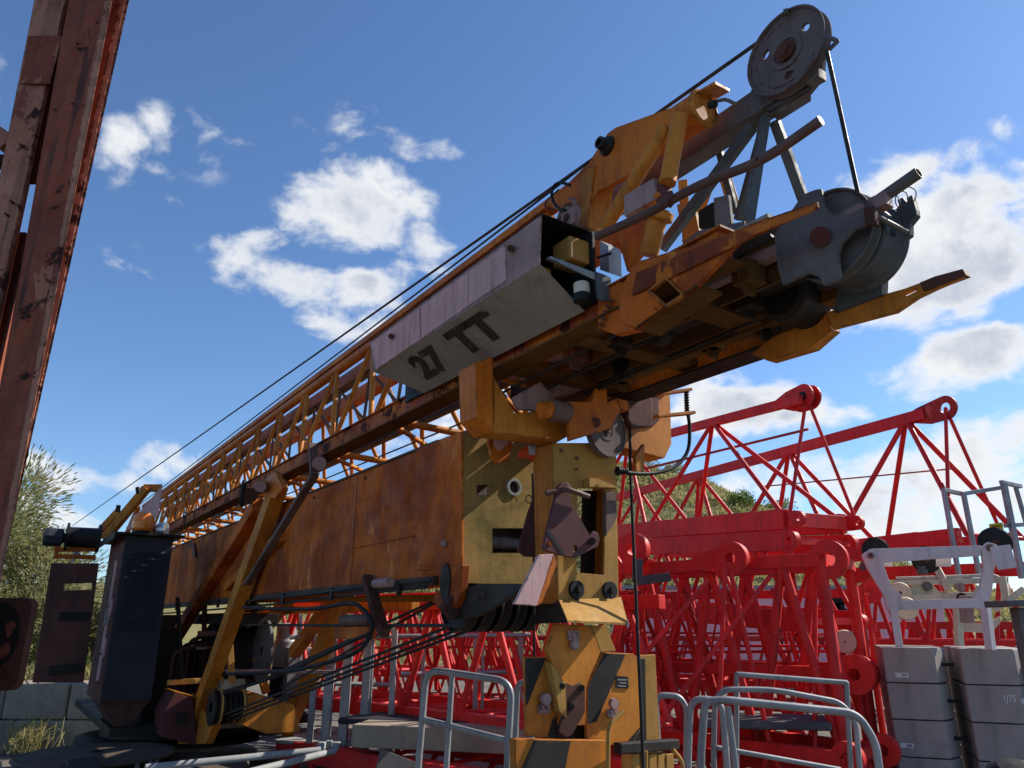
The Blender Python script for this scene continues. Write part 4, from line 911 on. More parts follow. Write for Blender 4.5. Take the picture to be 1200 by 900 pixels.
# layers below
A, B = SA, SB; w = Wt
s2 = lattice('red box section squeezed beneath the triangular truss with the dark-pinned eye', A, B, .95, w, 4, ch=.10, beam_h=.25, r=.03, lugs=(0, 1), lugR=.12)
A, B = YP(722, 668, 9.6), YP(962, 656, 8.0); w = perp(A, B, 1.0)
s3 = lattice('front red section right of the crane column, big ring lugs on its upper edge', A, B, 2.0, w, 3, ch=.14, r=.05, lugs=(1, 1), lugR=.20)
nn = w.normalized(); c = YP(862, 655, 8.5)-nn*.09; m = MB(); disc_lug(m, c, nn, .185, .06, .10); m.build('lug', RED, s3, bevel=.004)
c = YP(862, 655, 8.5); dx = (B-A).normalized(); MB().prism([c-nn*.075+ZZ*.17, c-nn*.075-ZZ*.17, c-nn*.075-dx*.5-ZZ*.10, c-nn*.075-dx*.5+ZZ*.06], nn*.05).build('lug_plate', RED, s3, bevel=.003)
c = YP(748, 645, 9.3)-nn*.10; m = MB(); disc_lug(m, c, nn, .20, .07, .10); m.build('lug', RED, s3, bevel=.004)
MB().beam(YP(747, 655, 8.9), YP(747, 682, 8.9), .05, .12).beam(YP(747, 681, 8.9), YP(785, 676, 8.9), .08, .10).build('clamp', BLUEG, s3, bevel=.006)
A, B = YP(330, 693, 10.4), YP(700, 690, 6.9); A.z = B.z = 2.0; w = perp(A, B, 1.1)
s4 = lattice('low red section lying left of the crane column beyond the short guard rail', A, B, 1.12, w, 6, ch=.14, r=.036, lugs=(0, 0))
A, B = YP(300, 700, 14), YP(1015, 700, 10.5); A.z = B.z = 2.2; w = perp(A, B, 1.1)
s5 = lattice('long red section at the back of the yard in front of the pink cabin', A, B, 1.2, w, 10, ch=.08, r=.03, lugs=(0, 1))
A, B = YP(560, 760, 11.5), YP(1005, 790, 8.6); A.z = B.z = 1.28; w = perp(A, B, 1.0)
s6 = lattice('red section behind the curved guard rails ending in a double round lug', A, B, .85, w, 6, ch=.12, r=.032, lugs=(0, 1), lugR=.16)
c = YP(1003, 790, 8.4)
for k in (-1, 1):
    m = MB(); disc_lug(m, c+w.normalized()*.08*k, w, .20, .06, .06); m.build('lug', RED, s6)
MB().lathe(YP(990, 752, 8.8), w, [(.01, 0), (.12, 0), (.13, .04), (.12, .1), (.01, .1)], 20).build('pulley', CREAM, s6)
A, B = YP(745, 855, 9.3), YP(985, 872, 7.5); A.z = B.z = .62; w = perp(A, B, .75)
s7 = lattice('lowest red section on the ground right of the crane column', A, B, .5, w, 5, ch=.12, r=.028, lugs=(0, 1))
A, B = YP(330, 880, 8.8), YP(720, 905, 6.2); A.z = B.z = .52; w = perp(A, B, 1.2)
s8 = lattice('lowest red section on the ground left of the crane column', A, B, .42, w, 5, ch=.18, r=.03, lugs=(0, 0))
A, B = YP(1000, 672, 13.0), YP(1330, 668, 11.0); A.z = B.z = 2.62; w = perp(A, B, 1.2)  
s9 = lattice('red section behind the white trolley at the right', A, B, 1.15, w, 8, ch=.15, r=.034, lugs=(0, 0))
A, B = YP(985, 672, 17.0), YP(1330, 668, 15.0); A.z = B.z = 1.75; w = perp(A, B, 1.2)
s10 = lattice('farthest low red section seen beneath the white trolley', A, B, 1.15, w, 14, ch=.15, r=.04, lugs=(0, 0))
A, B = YP(330, 680, 17.0), YP(980, 680, 15.0); A.z = B.z = 1.5; w = perp(A, B, 1.3)
s11 = lattice('farthest low red section behind the crane column along the hill foot', A, B, 1.2, w, 14, ch=.08, r=.03, lugs=(0, 0), mat=RED2)
for (a, b, par, r_) in (((735, 757), (1000, 757), s5, .016), ((735, 765), (985, 763), s6, .018), ((735, 741), (1010, 744), s5, .014), ((375, 745), (600, 742), s5, .016), ((360, 760), (620, 757), s5, .014), ((735, 775), (960, 778), s6, .014), ((735, 826), (1000, 835), s7, .02), ((735, 842), (1000, 850), s7, .025)):
    MB().tube([YP(*a, 10.2), YP(*b, 9.4)], r_, 8).build('thin_rail', RED, par)
rq = random.Random(3)
for k in range(26):
    x = rq.uniform(735, 1015); Yq = rq.uniform(9.0, 10.5); a = YP(x, 690+rq.uniform(-6, 8), Yq); b = YP(x+rq.choice((-38, -24, 4, 26, 40)), 800+rq.uniform(-30, 40), Yq+.3)
    MB().tube([a, b], rq.choice((.014, .02, .026)), 8).build('brace', RED2 if k % 4 == 0 else RED, s5 if k % 2 else s6)
for k in range(16):
    x = rq.uniform(360, 610); Yq = rq.uniform(9.5, 11); a = YP(x, 698+rq.uniform(-4, 8), Yq); b = YP(x+rq.choice((-36, -22, 4, 26, 36)), 810+rq.uniform(-20, 20), Yq+.3)
    MB().tube([a, b], rq.choice((.014, .02, .026)), 8).build('brace', RED2 if k % 4 == 0 else RED, s5)
for (a, b) in (((850, 665), (840, 880)), ((856, 668), (905, 885)), ((955, 672), (955, 880)), ((962, 668), (1005, 880)), ((830, 680), (735, 790)), ((905, 672), (770, 850))):
    MB().tube([YP(*a, 8.25), YP(*b, 8.1)], .026, 10).build('brace', RED, s3)
A, B = YP(330, 693, 12.2), YP(700, 690, 9.0); A.z = B.z = 2.15; w = perp(A, B, 1.0)
s12 = lattice('upper middle red section seen through the gap beneath the orange mast', A, B, 1.0, w, 8, ch=.09, r=.028, lugs=(0, 0))
# boards and slabs between the low sections
o = MB().box(YP(545, 858, 8.0), Vector((.95, -.25, 0)), Vector((.12, .5, 0)), ZZ*.10).build('timber_slab', CONC2, bevel=.01); tag(o, 'flat grey slab lying between the red sections left of the column', 'slab')
o = MB().box(YP(500, 846, 8.3)+ZZ*.02, Vector((.8, -.2, 0)), Vector((.1, .3, 0)), ZZ*.03).build('folded_tarpaulin', NAVY, bevel=.02); tag(o, 'dark blue folded tarpaulin on the grey slab', 'tarpaulin')
o = MB().box(YP(895, 845, 8.4), Vector((.62, -.12, 0)), Vector((.1, .35, 0)), ZZ*.04).build('steel_board', BLUEG, bevel=.02); tag(o, 'dark steel board lying on the lowest red section behind the curved rails', 'board')
# ================================================================== GUARD RAILS
def guard(label, pix, Y, r=.021, rails=(), fil=.11, name='guard_rail', Yend=None, group='galvanised guard rails in the yard'):
    xs = [p[0] for p in pix]; x0, x1 = min(xs), max(xs)
    def D(x, y): return YP(x, y, Y if Yend is None else Y+(Yend-Y)*(x-x0)/max(1, x1-x0))
    pts = [D(*p) for p in pix]
    lo1, lo2 = pts[0].copy(), pts[-1].copy()
    lo1.z = lo2.z = 0.0
    if pts[0].z > .05: pts = [lo1]+pts
    if pts[-1].z > .05: pts = pts+[lo2]
    root = empty(name, (pts[0]+pts[-1])/2); root.location.z = 0; tag(root, label, 'guard rail', group)
    MB().tube(fillet(pts, fil, 6), r, 12).build('hoop', GALV, root)
    for a, b in rails: MB().tube([D(*a), D(*b)], r*.85, 10).build('rail', GALV, root)
    return root
guard('tubular hoop guard leaning left of the crane column with a middle rail', [(490, 900), (500, 784), (600, 799), (594, 900)], 5.3, rails=[((493, 842), (596, 868)), ((530, 790), (523, 900))], r=.022, Yend=5.0)
guard('narrow hoop guard touching the left warning plate', [(603, 900), (606, 802), (622, 797)], 5.3, r=.020)
guard('hoop guard just right of the crane column', [(768, 814), (796, 816), (805, 830), (804, 900)], 5.9, r=.022)
guard('small rounded hoop, tall side to the left of the curved guards', [(806, 900), (809, 818), (846, 821), (849, 860)], 5.7, r=.024)
guard('nearest long guard with a dark top rail and rounded right corner', [(820, 900), (826, 822), (848, 820), (1005, 836), (1026, 870), (1030, 900)], 5.0, r=.024, rails=[((853, 828), (862, 900))], fil=.16)
guard('second long guard with a slightly bent top rail', [(836, 893), (838, 808), (905, 808), (985, 823), (1003, 845), (1007, 900)], 5.8, r=.020, rails=[((840, 876), (985, 902))], fil=.13)
guard('square cornered guard standing behind the curved ones', [(863, 900), (863, 790), (992, 800), (997, 900)], 6.4, r=.020, fil=.01)
root = empty('safety_fence', YP(470, 860, 7.0)); root.location.z = 0; tag(root, 'galvanised fence with heavy square posts behind the crane ropes', 'fence')
for x, yt, yb, wd, Y in ((372, 745, 850, .05, 7.0), (391, 728, 850, .075, 6.9), (411, 720, 852, .075, 6.8), (433, 735, 862, .07, 6.7), (463, 738, 873, .05, 6.6), (497, 740, 830, .04, 8.2), (558, 742, 830, .05, 8.2), (610, 742, 830, .05, 8.2), (438, 735, 862, .03, 6.7), (566, 742, 820, .03, 8.1)):
    Y = 8.5 if x < 480 else 9.2
    t_ = YP(x, yt, Y); b_ = t_.copy(); b_.z = .50
    MB().beam(b_, t_, wd*1.2, wd*1.2, (0, 1, 0)).build('post', GALV, root, bevel=.004)
for a, b in (((340, 747), (622, 744)), ((345, 800), (470, 803)), ((470, 790), (622, 787))):
    MB().tube([YP(*a, 8.6), YP(*b, 9.1)], .024, 8).build('rail', GALV, root)
# ================================================================== CONCRETE BALLAST BLOCKS
ab = rad(21); bu = Vector((math.sin(ab), -math.cos(ab), 0))*1.0; 
# bn: along the visible front edge (towards the right and the camera), bd: depth away
bn = Vector((math.cos(rad(-52)), math.sin(rad(-52)), 0))
bn = Vector((.93, -.37, 0)).normalized(); bd = Vector((.37, .93, 0)).normalized()
P0 = YP(1033, 757.5, 8.2); ztop = P0.z
bh = .345
blk = None
prof_n = 0
def block_mesh():
    L1, L2, D = .50, .0, 1.1
    c = .035; m = MB()
    pts = [Vector((0, 0, 0)), Vector((.47, 0, 0)), Vector((.60, .22, 0)), Vector((.60, 1.15, 0)), Vector((0, 1.15, 0))]
    m.prism(pts, ZZ*(bh-.012)); return m
def mk_block(i, j, lab):
    global blk
    jit = random.uniform(-.003, .003)
    org = P0+bn*(.705*i+jit+.0*j)+bd*(0.0+jit); org.z = ztop-bh*(j+1)
    if blk is None:
        o = block_mesh().build('ballast_block', CONC, origin=(0, 0, 0), bevel=.014)
        h = MB().box(Vector((.60, .12, bh*.5)), Vector((.055, 0, 0)), Vector((0, .02, 0)), ZZ*.016).build('lifting_bar', BLACK, o, origin=(0, 0, 0), bevel=.003)
        blk = o
    else:
        o = blk.copy(); COL.objects.link(o)
        for ch in blk.children:
            c_ = ch.copy(); c_.parent = o; COL.objects.link(c_)
    o.location = org; o.rotation_euler = (0, 0, math.atan2(bn.y, bn.x)); tag(o, lab, 'concrete block', 'concrete ballast blocks in stacks')
    return o
names = ['topmost', 'second from the top', 'third from the top', 'fourth from the top', 'lowest']
lst = {}
for i in range(3):
    for j in range(5):
        lst[i, j] = mk_block(i, j, 'concrete block, %s in the %s stack under the white trolley' % (names[j], ('left', 'middle', 'right')[i]))
def sticker(i, j, fx, fz, w_=.12, h_=.045):
    o = lst[i, j]; m = MB(); o_ = Vector((fx, -.003, fz))
    m.box(o_, Vector((w_/2, 0, 0)), Vector((0, .0015, 0)), ZZ*h_/2); s = m.build('sticker', STICK, o, origin=(0, 0, 0))
    m2 = MB()
    for k in range(4): m2.box(Vector((fx+w_*(.05+.1*k), -.0052, fz)), Vector((w_*.03, 0, 0)), Vector((0, .0005, 0)), ZZ*h_*.3)
    m2.build('print', BLUEG, s, origin=(0, 0, 0))
sticker(0, 0, .15, .07); sticker(0, 2, .10, .10); sticker(1, 1, .52, .20, .13, .055)
def locscribble(i, j, body, fx, fz, h):
    cu = bpy.data.curves.new('t', 'FONT'); cu.body = body; cu.size = 1; cu.align_x = 'CENTER'; cu.align_y = 'CENTER'
    ob = bpy.data.objects.new('t', cu); COL.objects.link(ob); dg = bpy.context.evaluated_depsgraph_get(); dg.update()
    me = bpy.data.meshes.new_from_object(ob.evaluated_get(dg)); bpy.data.objects.remove(ob)
    m = MB(); m.add([Vector((fx+v.co.x*h*.8+v.co.y*h*.15, -.003, fz+v.co.y*h)) for v in me.vertices], [tuple(p.vertices) for p in me.polygons])
    m.build('chalk_writing', STICK, lst[i, j], origin=(0, 0, 0))
locscribble(1, 1, '1J75', .36, .22, .085)
# back row
# ================================================================== WHITE TROLLEY
tr = empty('jib_trolley', YP(1100, 757, 8.6)); tr.location.z = ztop; tag(tr, 'white trolley frame with black rollers standing on the concrete blocks', 'crane trolley')
YF = 7.95
def TF(x, y, d=0): return YP(x, y, YF+d-(x-1033)*.0035)
def tplate(name, pix, mat=WHITE, d=0, t=.03, bevel=.004, holes=(), par=tr):
    return MB().prism([TF(x, y, d) for x, y in pix], Vector((.3, .95, 0))*t, [[TF(x, y, d) for x, y in h] for h in holes]).build(name, mat, par, bevel=bevel)
tplate('front_beam', [(1012, 648), (1022, 643), (1150, 639), (1150, 651), (1040, 659), (1016, 662)], t=.06)
tplate('front_beam', [(1046, 704), (1150, 701), (1150, 712), (1050, 715)], t=.05)
for pix in ([(1010, 650), (1020, 643), (1033, 655), (1045, 688), (1056, 696), (1058, 712), (1050, 718), (1040, 715), (1037, 700), (1016, 666)], [(1150, 642), (1158, 635), (1168, 638), (1172, 648), (1165, 668), (1163, 692), (1160, 700), (1161, 714), (1145, 714), (1143, 700), (1149, 688), (1153, 664)]):
    tplate('leg', pix, t=.07)
for a, b in (((1047, 712), (1054, 758)), ((1155, 712), (1161, 762))): MB().beam(TF(*a), TF(*b), .07, .07).build('leg', WHITE, tr, bevel=.004)
tplate('side_plate', [(1160, 641), (1184, 638), (1192, 665), (1170, 668)], d=-.3, t=.02)
for x, y, r in ((1026, 645, .14), (1085, 656, .14), (1166, 636, .155)):
    c = TF(x, y, .22); ax = Vector((.35, .93, 0)).normalized()
    m = MB().lathe(c-ax*.03, ax, [(.03, 0), (r*.9, 0), (r, .012), (r, .05), (r*.9, .062), (.03, .062)], 36); o = m.build('roller', BLACK, tr)
    MB().cyl(c-ax*.04, c-ax*.02, .03, 16).build('hub', RUSTM, o)
for x, y in ((1020, 651), (1160, 642)): 
    c = TF(x, y); m = MB().cyl(c-Vector((.01, .03, 0)), c, .035, 20); o = m.build('pin_boss', MAUVE, tr); MB().cyl(c-Vector((.015, .045, 0)), c-Vector((.01, .03, 0)), .018, 14).build('pin', RUSTM, o)
for x, y in ((1013, 668), (1081, 673), (1182, 661)):
    c = TF(x, y, .1); m = MB().cyl(c, c+ZZ*.05, .05, 18); m.cyl(c+ZZ*.05, c+ZZ*.08, .035, 18); m.build('guide_wheel', GREYP, tr)
for x in (1028, 1097): tplate('spacer', [(x, 646), (x+18, 646), (x+18, 664), (x, 664)], d=.12, t=.02)
tplate('rear_beam', [(1046, 680), (1182, 676), (1182, 683), (1050, 686)], CREAM, d=.7, t=.05)
tplate('rear_plate', [(1068, 682), (1090, 682), (1100, 693), (1140, 694), (1150, 683), (1162, 680), (1160, 700), (1066, 704)], CREAM, d=.72, t=.03)
tplate('rear_beam', [(1050, 697), (1160, 694), (1160, 708), (1050, 710)], CREAM, d=.68, t=.05)
for a, b, w_ in (((1058, 682), (1058, 697), .05), ((1096, 662), (1112, 692), .07), ((1122, 706), (1124, 756), .07), ((1175, 676), (1180, 706), .07), ((1165, 715), (1200, 690), .06)):
    MB().beam(TF(*a, .7), TF(*b, .7), w_, w_).build('rear_post', CREAM, tr, bevel=.005)
tplate('rear_foot', [(1124, 729), (1160, 731), (1172, 722), (1172, 730), (1162, 742), (1124, 740)], CREAM, d=.7, t=.05)
c = TF(1062, 713, .35); MB().lathe(c, Vector((.35, .93, 0)), [(.02, 0), (.11, 0), (.12, .03), (.12, .12), (.11, .15), (.02, .15)], 32).build('cream_pulley', CREAM, tr)
c = TF(1055, 695, .6); MB().lathe(c, Vector((.35, .93, 0)), [(.02, 0), (.11, 0), (.12, .03), (.12, .12), (.11, .15), (.02, .15)], 32).build('cream_pulley', CREAM, tr)
c = TF(1087, 687, .66); MB().lathe(c, Vector((.35, .93, 0)), [(.001, 0), (.03, 0), (.03, .02), (.05, .02), (.05, .05), (.001, .06)], 24).build('pin_boss', GREYP, tr)
for x, y in ((1126, 688), (1128, 700)): MB().lathe(TF(x, y, .62), Vector((.35, .93, 0)), [(.001, 0), (.045, .01), (.05, .05), (.001, .06)], 18).build('knob', MAUVE if y < 690 else DARK, tr)
MB().tube(fillet([TF(1050, 678, .72), TF(1168, 674, .72), TF(1183, 690, .72), TF(1182, 705, .72)], .06), .018, 8).build('top_tube', CREAM, tr)
tplate('trolley_sheave_plate', [(1124, 698), (1140, 698), (1143, 730), (1126, 730)], MAUVE, d=.5, t=.05, bevel=.015)
# walkway frame behind the trolley
wk = empty('walkway_frame', YP(1150, 700, 9.2)); wk.location.z = 1.5; tag(wk, 'tall grey steel ladder frame rising behind the white trolley', 'ladder')
YL = 9.3
for a, b, w_ in (((1106, 575), (1124, 676), .06), ((1129, 578), (1148, 676), .06), ((1176, 566), (1198, 678), .075), ((1190, 570), (1210, 640), .05)): MB().beam(YP(*a, YL), YP(*b, YL), w_, w_*.7).build('post', GALV, wk, bevel=.004)
for a, b in (((1105, 574), (1129, 579)), ((1127, 579), (1176, 571)), ((1173, 565), (1196, 570)), ((1178, 616), (1210, 614))): MB().beam(YP(*a, YL), YP(*b, YL+.2), .05, .05).build('rail', GALV, wk, bevel=.004)
sg = MB().prism([YP(1160, 614, 9.6), YP(1175, 612, 9.6), YP(1177, 628, 9.6), YP(1162, 630, 9.6)], Vector((0, .02, 0))).build('warning_board', SIGNY); tag(sg, 'small yellow board beside the grey ladder frame', 'sign')
for k, (a, b) in enumerate((((1163, 617), (1173, 616)), ((1163, 620), (1172, 619)), ((1166, 625), (1173, 624)))):
    MB().beam(YP(*a, 9.59), YP(*b, 9.59), .004, .012).build('print_line', BLACK, sg)
# steel bracket post at the right edge
ps = empty('steel_post', YP(1195, 900, 6.0)); ps.location.z = 0; tag(ps, 'dull grey T-topped steel post at the right edge before the blocks', 'post')
MB().beam(YP(1167, 708, 6.0), YP(1230, 706, 6.0), .30, .05, ZZ).build('top_plate', GREYP, ps, bevel=.005)
m = MB(); a_, b_ = YP(1190, 712, 6.0), YP(1199, 780, 6.0); a_.x += .01; b_ = Vector((a_.x, a_.y, 0)); m.beam(a_, b_, .06, .10, (0, 1, 0)); m.build('shaft', GREYP, ps, bevel=.005)
# dark round cap bottom right
c = YP(1186, 897, 4.6)
o = MB().lathe(c-Vector((0, 0, .08)), Vector((-.2, -.3, .95)), [(.001, .10), (.07, .095), (.13, .06), (.15, 0), (.13, -.04), (.001, -.05)], 36).build('rubber_cap', BLACK)
o.location = o.location
tag(o, 'black round rubber cap at the lower right corner', 'cap')
# ================================================================== LEFT COLUMN
lc = empty('lattice_column', YP(0, 450, 3.1)); lc.location.z = 0; tag(lc, 'tall rusty red steel lattice column close by at the left edge', 'column')
def vpl(name, xa0, xa1, Ya, xb0, xb1, Yb, t, mat, par=lc, ztop=7.5, zbot=0.0):
    """plate between two nearly plumb edges, each read at the top (x0) and middle (x1) of the view"""
    def edge(x0, x1, Y):
        p, q = YP(x0, 0, Y), YP(x1, 450, Y); f = lambda z: q+(p-q)*((z-q.z)/(p.z-q.z)); return f(zbot), f(ztop)
    a0, a1 = edge(xa0, xa1, Ya); b0, b1 = edge(xb0, xb1, Yb); d = b0-a0; n = Vector((-d.y, d.x, 0)).normalized(); n = n if n.y > 0 else -n
    return MB().prism([a0, b0, b1, a1], n*t).build(name, mat, par, bevel=.003)
vpl('flange', 80, 0, 3.0, 125, 38, 2.99, .012, COLRED)
vpl('lit_flange_edge', 123, 36.5, 2.975, 127, 39.5, 2.98, .018, COLPINK)  # paler strip paints the bright, lit rim of the near flange
vpl('web', 100, 15, 3.016, 115, 25, 3.22, .012, COLRED)
vpl('flange', 85, 5, 3.25, 141, 40.5, 3.26, .012, COLRED)
vpl('lit_flange_edge', 140, 39.5, 3.235, 145, 43.5, 3.245, .03, COLPINK)  # paler strip again, painting the lit outer rim
vpl('angle', 42, -46, 3.06, 78, -19, 3.08, .012, COLPINK)
vpl('angle', 77, -20, 3.08, 66, -26, 3.28, .012, COLRED)
vpl('gusset_plate', 70, -10, 3.16, 90, 10, 3.16, .012, COLRED, zbot=YP(30, 215, 3.16).z)
for (ya, yb, yc, yd) in ((40, 96, 42, 98),):
    MB().prism([YP(33.5, 42, 3.052), YP(73, 42, 3.052), YP(58.5, 98, 3.052), YP(23.5, 98, 3.052)], Vector((0, .004, 0))).build('repair_patch', COLRED, lc)
for x, y in ((12, 235), (20, 240), (6, 250), (30, 330), (90, 50), (84, 120)):
    p = YP(x, y, 3.04 if x < 40 else 2.985); MB().cyl(p, p+Vector((0, .03, 0)), .006, 8).build('rivet', RUSTM, lc)
def hz(name, z, h, mat, ya=3.12):
    a, b = YP(-200, 450, ya+.1), YP(-10, 450, ya); a.z = b.z = z
    return MB().beam(a, b, .08, h).build(name, mat, lc, bevel=.003)
zc = YP(8, 158, 3.1).z; a = YP(-60, 120, 3.15); b = YP(14, 172, 3.15); MB().beam(a, b, .08, .09).build('diagonal', COLPINK, lc, bevel=.003)
a = YP(-60, 190, 3.2); b = YP(20, 190, 3.2); MB().beam(a, b, .06, .05).build('diagonal', COLRED, lc)
a = YP(30, 275, 3.25); b = YP(-40, 600, 3.25); MB().beam(a, b, .05, .03).build('diagonal', COLRED, lc)
# rusty sign plate
m = MB(); c = YP(-6, 754, 3.4); pts = []
for sx, sy in ((1, 1), (-1, 1), (-1, -1), (1, -1)):
    for k in range(6):
        an = math.atan2(sy, sx)-PI/4+PI/2*k/5
        pts.append(c+Vector((sx*.09+.04*math.cos(an), 0, sy*.15+.04*math.sin(an))))
sgn = empty('rusty_plate_on_post', (c.x, c.y, 0)); tag(sgn, 'rounded rusty steel plate at the lower left corner', 'steel plate')
m.prism(pts, Vector((.01, .03, 0))).build('plate', RUSTM, sgn, bevel=.004)
MB().beam(Vector((c.x-.02, c.y+.06, 0)), Vector((c.x-.02, c.y+.06, c.z)), .06, .06, (0, 1, 0)).build('stake', BLUEG, sgn)
MB().prism(circ(c+Vector((.0, -.003, .03)), Vector((1, 0, 0)), ZZ, .10, 24, .14), Vector((0, .002, 0))).build('dark_disc', DARK, sgn)
MB().prism([c+Vector((.055+.02*math.cos(t)*(1+.4*math.sin(3*t)), -.006, .06+.035*math.sin(t))) for t in [2*PI*k/16 for k in range(16)]], Vector((0, .002, 0))).build('red_patch', COLRED, sgn)
MB().prism([c+Vector((.05+.025*math.cos(t), -.006, -.03+.03*math.sin(t)*(1+.3*math.sin(2*t)))) for t in [2*PI*k/16 for k in range(16)]], Vector((0, .002, 0))).build('red_patch', COLRED, sgn)
# ================================================================== RETAINING WALL at the left
zw = YP(40, 801, 12).z
g = 'rough concrete retaining blocks'
for k, (x0, x1, zt_, zb_, lab) in enumerate(((-120, 8, zw, zw-.5, 'rough upper retaining block cut by the left picture edge'), (9, 82, zw, zw-.5, 'rough upper retaining block below the open maroon hatch'), (84, 150, zw, zw-.5, 'rough upper retaining block behind the control cabinet foot'), (-100, 24, zw-.51, 0, 'lower mossy retaining block at the left picture edge'), (25, 58, zw-.51, 0, 'lower mossy retaining block with grass growing at its foot'), (60, 150, zw-.51, 0, 'lower retaining block behind the maroon outrigger post'))):
    a, b = YP(x0, 800, 12), YP(x1, 800, 12); a.z = b.z = zb_
    o = MB().prism([a, b, b+ZZ*(zt_-zb_), a+ZZ*(zt_-zb_)], Vector((.1, .8, 0))).build('retaining_block', CONC2, bevel=.03); tag(o, lab, 'concrete block', g)
# ================================================================== SITE CABIN behind the red sections
cb = empty('site_cabin', Vector((9, 24, 0))); tag(cb, 'pale pink cabin with small dark windows behind the red sections', 'cabin')
def cabp(x, y): return YP(x, y, 24)
zt_ = cabp(800, 690).z
MB().box(Vector((8.4, 25.2, zt_/2)), Vector((5.0, 0, 0)), Vector((0, 1.2, 0)), ZZ*zt_/2).build('wall', PINKBG, cb, bevel=.02)
MB().box(Vector((8.4, 25.2, zt_+.05)), Vector((5.1, 0, 0)), Vector((0, 1.3, 0)), ZZ*.05).build('roof', GREYL, cb)
for x, y, w_, h_ in ((975, 712, .25, .6), (984, 712, .15, .15), (993, 720, .18, .16), (962, 722, .2, .2), (760, 700, .4, .3), (745, 705, .3, .5), (905, 745, .3, .3), (990, 702, .2, .15)):
    p = cabp(x, y); MB().box(p-Vector((0, .01, 0)), Vector((w_, 0, 0)), Vector((0, .02, 0)), ZZ*h_).build('window', BLACK, cb)
# ================================================================== GROUND, HILL, PLANTS
def hillh(x, y):
    s = max(0, min(1, (y-27)/36)); s = s*s*(3-2*s)
    h = 14.6*math.exp(-((x-5)/26)**2)*s
    s2 = max(0, min(1, (y-13)/9)); s2 = s2*s2*(3-2*s2); s3 = max(0, min(1, (-6.0-x)/6))
    h2 = 3.0*s2*s3
    nz = .9*math.sin(x*.31+y*.17)+.5*math.sin(x*.83-y*.41)+.3*math.sin(x*1.7+y*.9)
    return max(h, h2)+nz*.35*min(1, max(s, s2*s3))
m = MB(); nx, ny = 150, 120; vs = []; fs = []
xs = [-600+1200*(i/nx) for i in range(nx+1)]; xs = [math.copysign(abs(t)**2.2, t)*400 for t in [(-1+2*i/nx) for i in range(nx+1)]]
ys = [-60+0*i for i in range(1)]+[-60+70*(i/10) for i in range(1, 11)]+[10+70*(i/(ny-40)) for i in range(1, ny-39)]+[80*(1.075**i) for i in range(1, 31)]
for y in ys:
    for x in xs: vs.append(Vector((x, y, hillh(x, y))))
w_ = len(xs)
for j in range(len(ys)-1):
    for i in range(w_-1): fs.append((j*w_+i, j*w_+i+1, (j+1)*w_+i+1, (j+1)*w_+i))
m.add(vs, fs, True)
gr = m.build('ground', GROUNDM, origin=(0, 0, 0)); tag(gr, 'packed gravel yard rising to the hill', kind='structure')
gr.data.materials.append(HILLM)
for p in gr.data.polygons:
    c = p.center
    if c.z > .25 or c.y > 30: p.material_index = 1
class Leaves:
    def __init__(s): s.v = []; s.f = []
    def blade(s, p, d, L, w, bend=0):
        side = d.cross(Vector((random.random()-.5, random.random()-.5, random.random()-.5))).normalized()*(w/2)
        mid = p+d*L*.5; tip = p+d*L+Vector((0, 0, -bend*L)); i = len(s.v)
        s.v += [p-side*.5, p+side*.5, mid+side, mid-side, tip]; s.f += [(i, i+1, i+2, i+3), (i+3, i+2, i+4)]
    def build(s, name, mat, parent=None, origin=(0, 0, 0)):
        o_ = Vector(origin); me = bpy.data.meshes.new(name); me.from_pydata([p-o_ for p in s.v], [], s.f); me.materials.append(mat)
        o = bpy.data.objects.new(name, me); COL.objects.link(o)
        if parent: o.parent = parent
        else: o.location = o_
        return o
rnd = random.Random(11)
L = Leaves()
for k in range(30000):
    y = 30+38*rnd.random()**.8; x = -28+72*rnd.random(); z = hillh(x, y)
    if z < .3: continue
    sc_ = .5+.9*rnd.random()*(1+.6*math.sin(x*.5)*math.cos(y*.4))
    for q in range(6):
        d = Vector((rnd.gauss(0, .6), rnd.gauss(0, .6), 1)).normalized()
        L.blade(Vector((x+rnd.gauss(0, .2), y+rnd.gauss(0, .2), z-.05)), d, sc_*.45, .075*sc_, .2)
hg = L.build('hill_grass', GRASSM); tag(hg, 'dry grass and scrub covering the hill', 'grass', kind='stuff')
def shrub(x, y, h, r, label, mat=LEAF, n=2600, leaf=.12, group='shrubs on the hill and bank', up=.6, wisp=False):
    z = hillh(x, y)-.05; root = empty('shrub', (x, y, z)); tag(root, label, 'shrub', group)
    st = MB()
    for k in range(7):
        a = rnd.random()*2*PI; st.tube([Vector((x, y, z)), Vector((x+r*.3*math.cos(a), y+r*.3*math.sin(a), z+h*.45)), Vector((x+r*.6*math.cos(a+.3), y+r*.6*math.sin(a+.3), z+h*.8))], .03*h/2, 6, r2=.008)
    st.build('stem', BARK, root)
    L = Leaves(); cl = []
    for k in range(16):
        a = rnd.random()*2*PI; rr = r*math.sqrt(rnd.random())*.8; hz_ = h*(.18+.72*rnd.random()*(1-.45*(rr/r)**2))
        cl.append((Vector((x+rr*math.cos(a), y+rr*math.sin(a), z+hz_)), r*(.22+.25*rnd.random())))
    for k in range(n):
        c, cr = cl[rnd.randrange(len(cl))]
        d = Vector((rnd.gauss(0, 1), rnd.gauss(0, 1), rnd.gauss(0, 1))).normalized()
        p = c+d*cr*(rnd.random()**.4)*(1, 1.15)[k % 2]; 
        if wisp: 
            dd_ = (d*.9+Vector((.15, 0, up*.9))).normalized(); L.blade(p, dd_, leaf*(.7+1.2*rnd.random()), leaf*.24, .15)
        else: L.blade(p, (d+Vector((0, 0, up))).normalized(), leaf*(.7+.6*rnd.random()), leaf*.55, .1)
    L.build('foliage', mat, root, origin=(x, y, z))
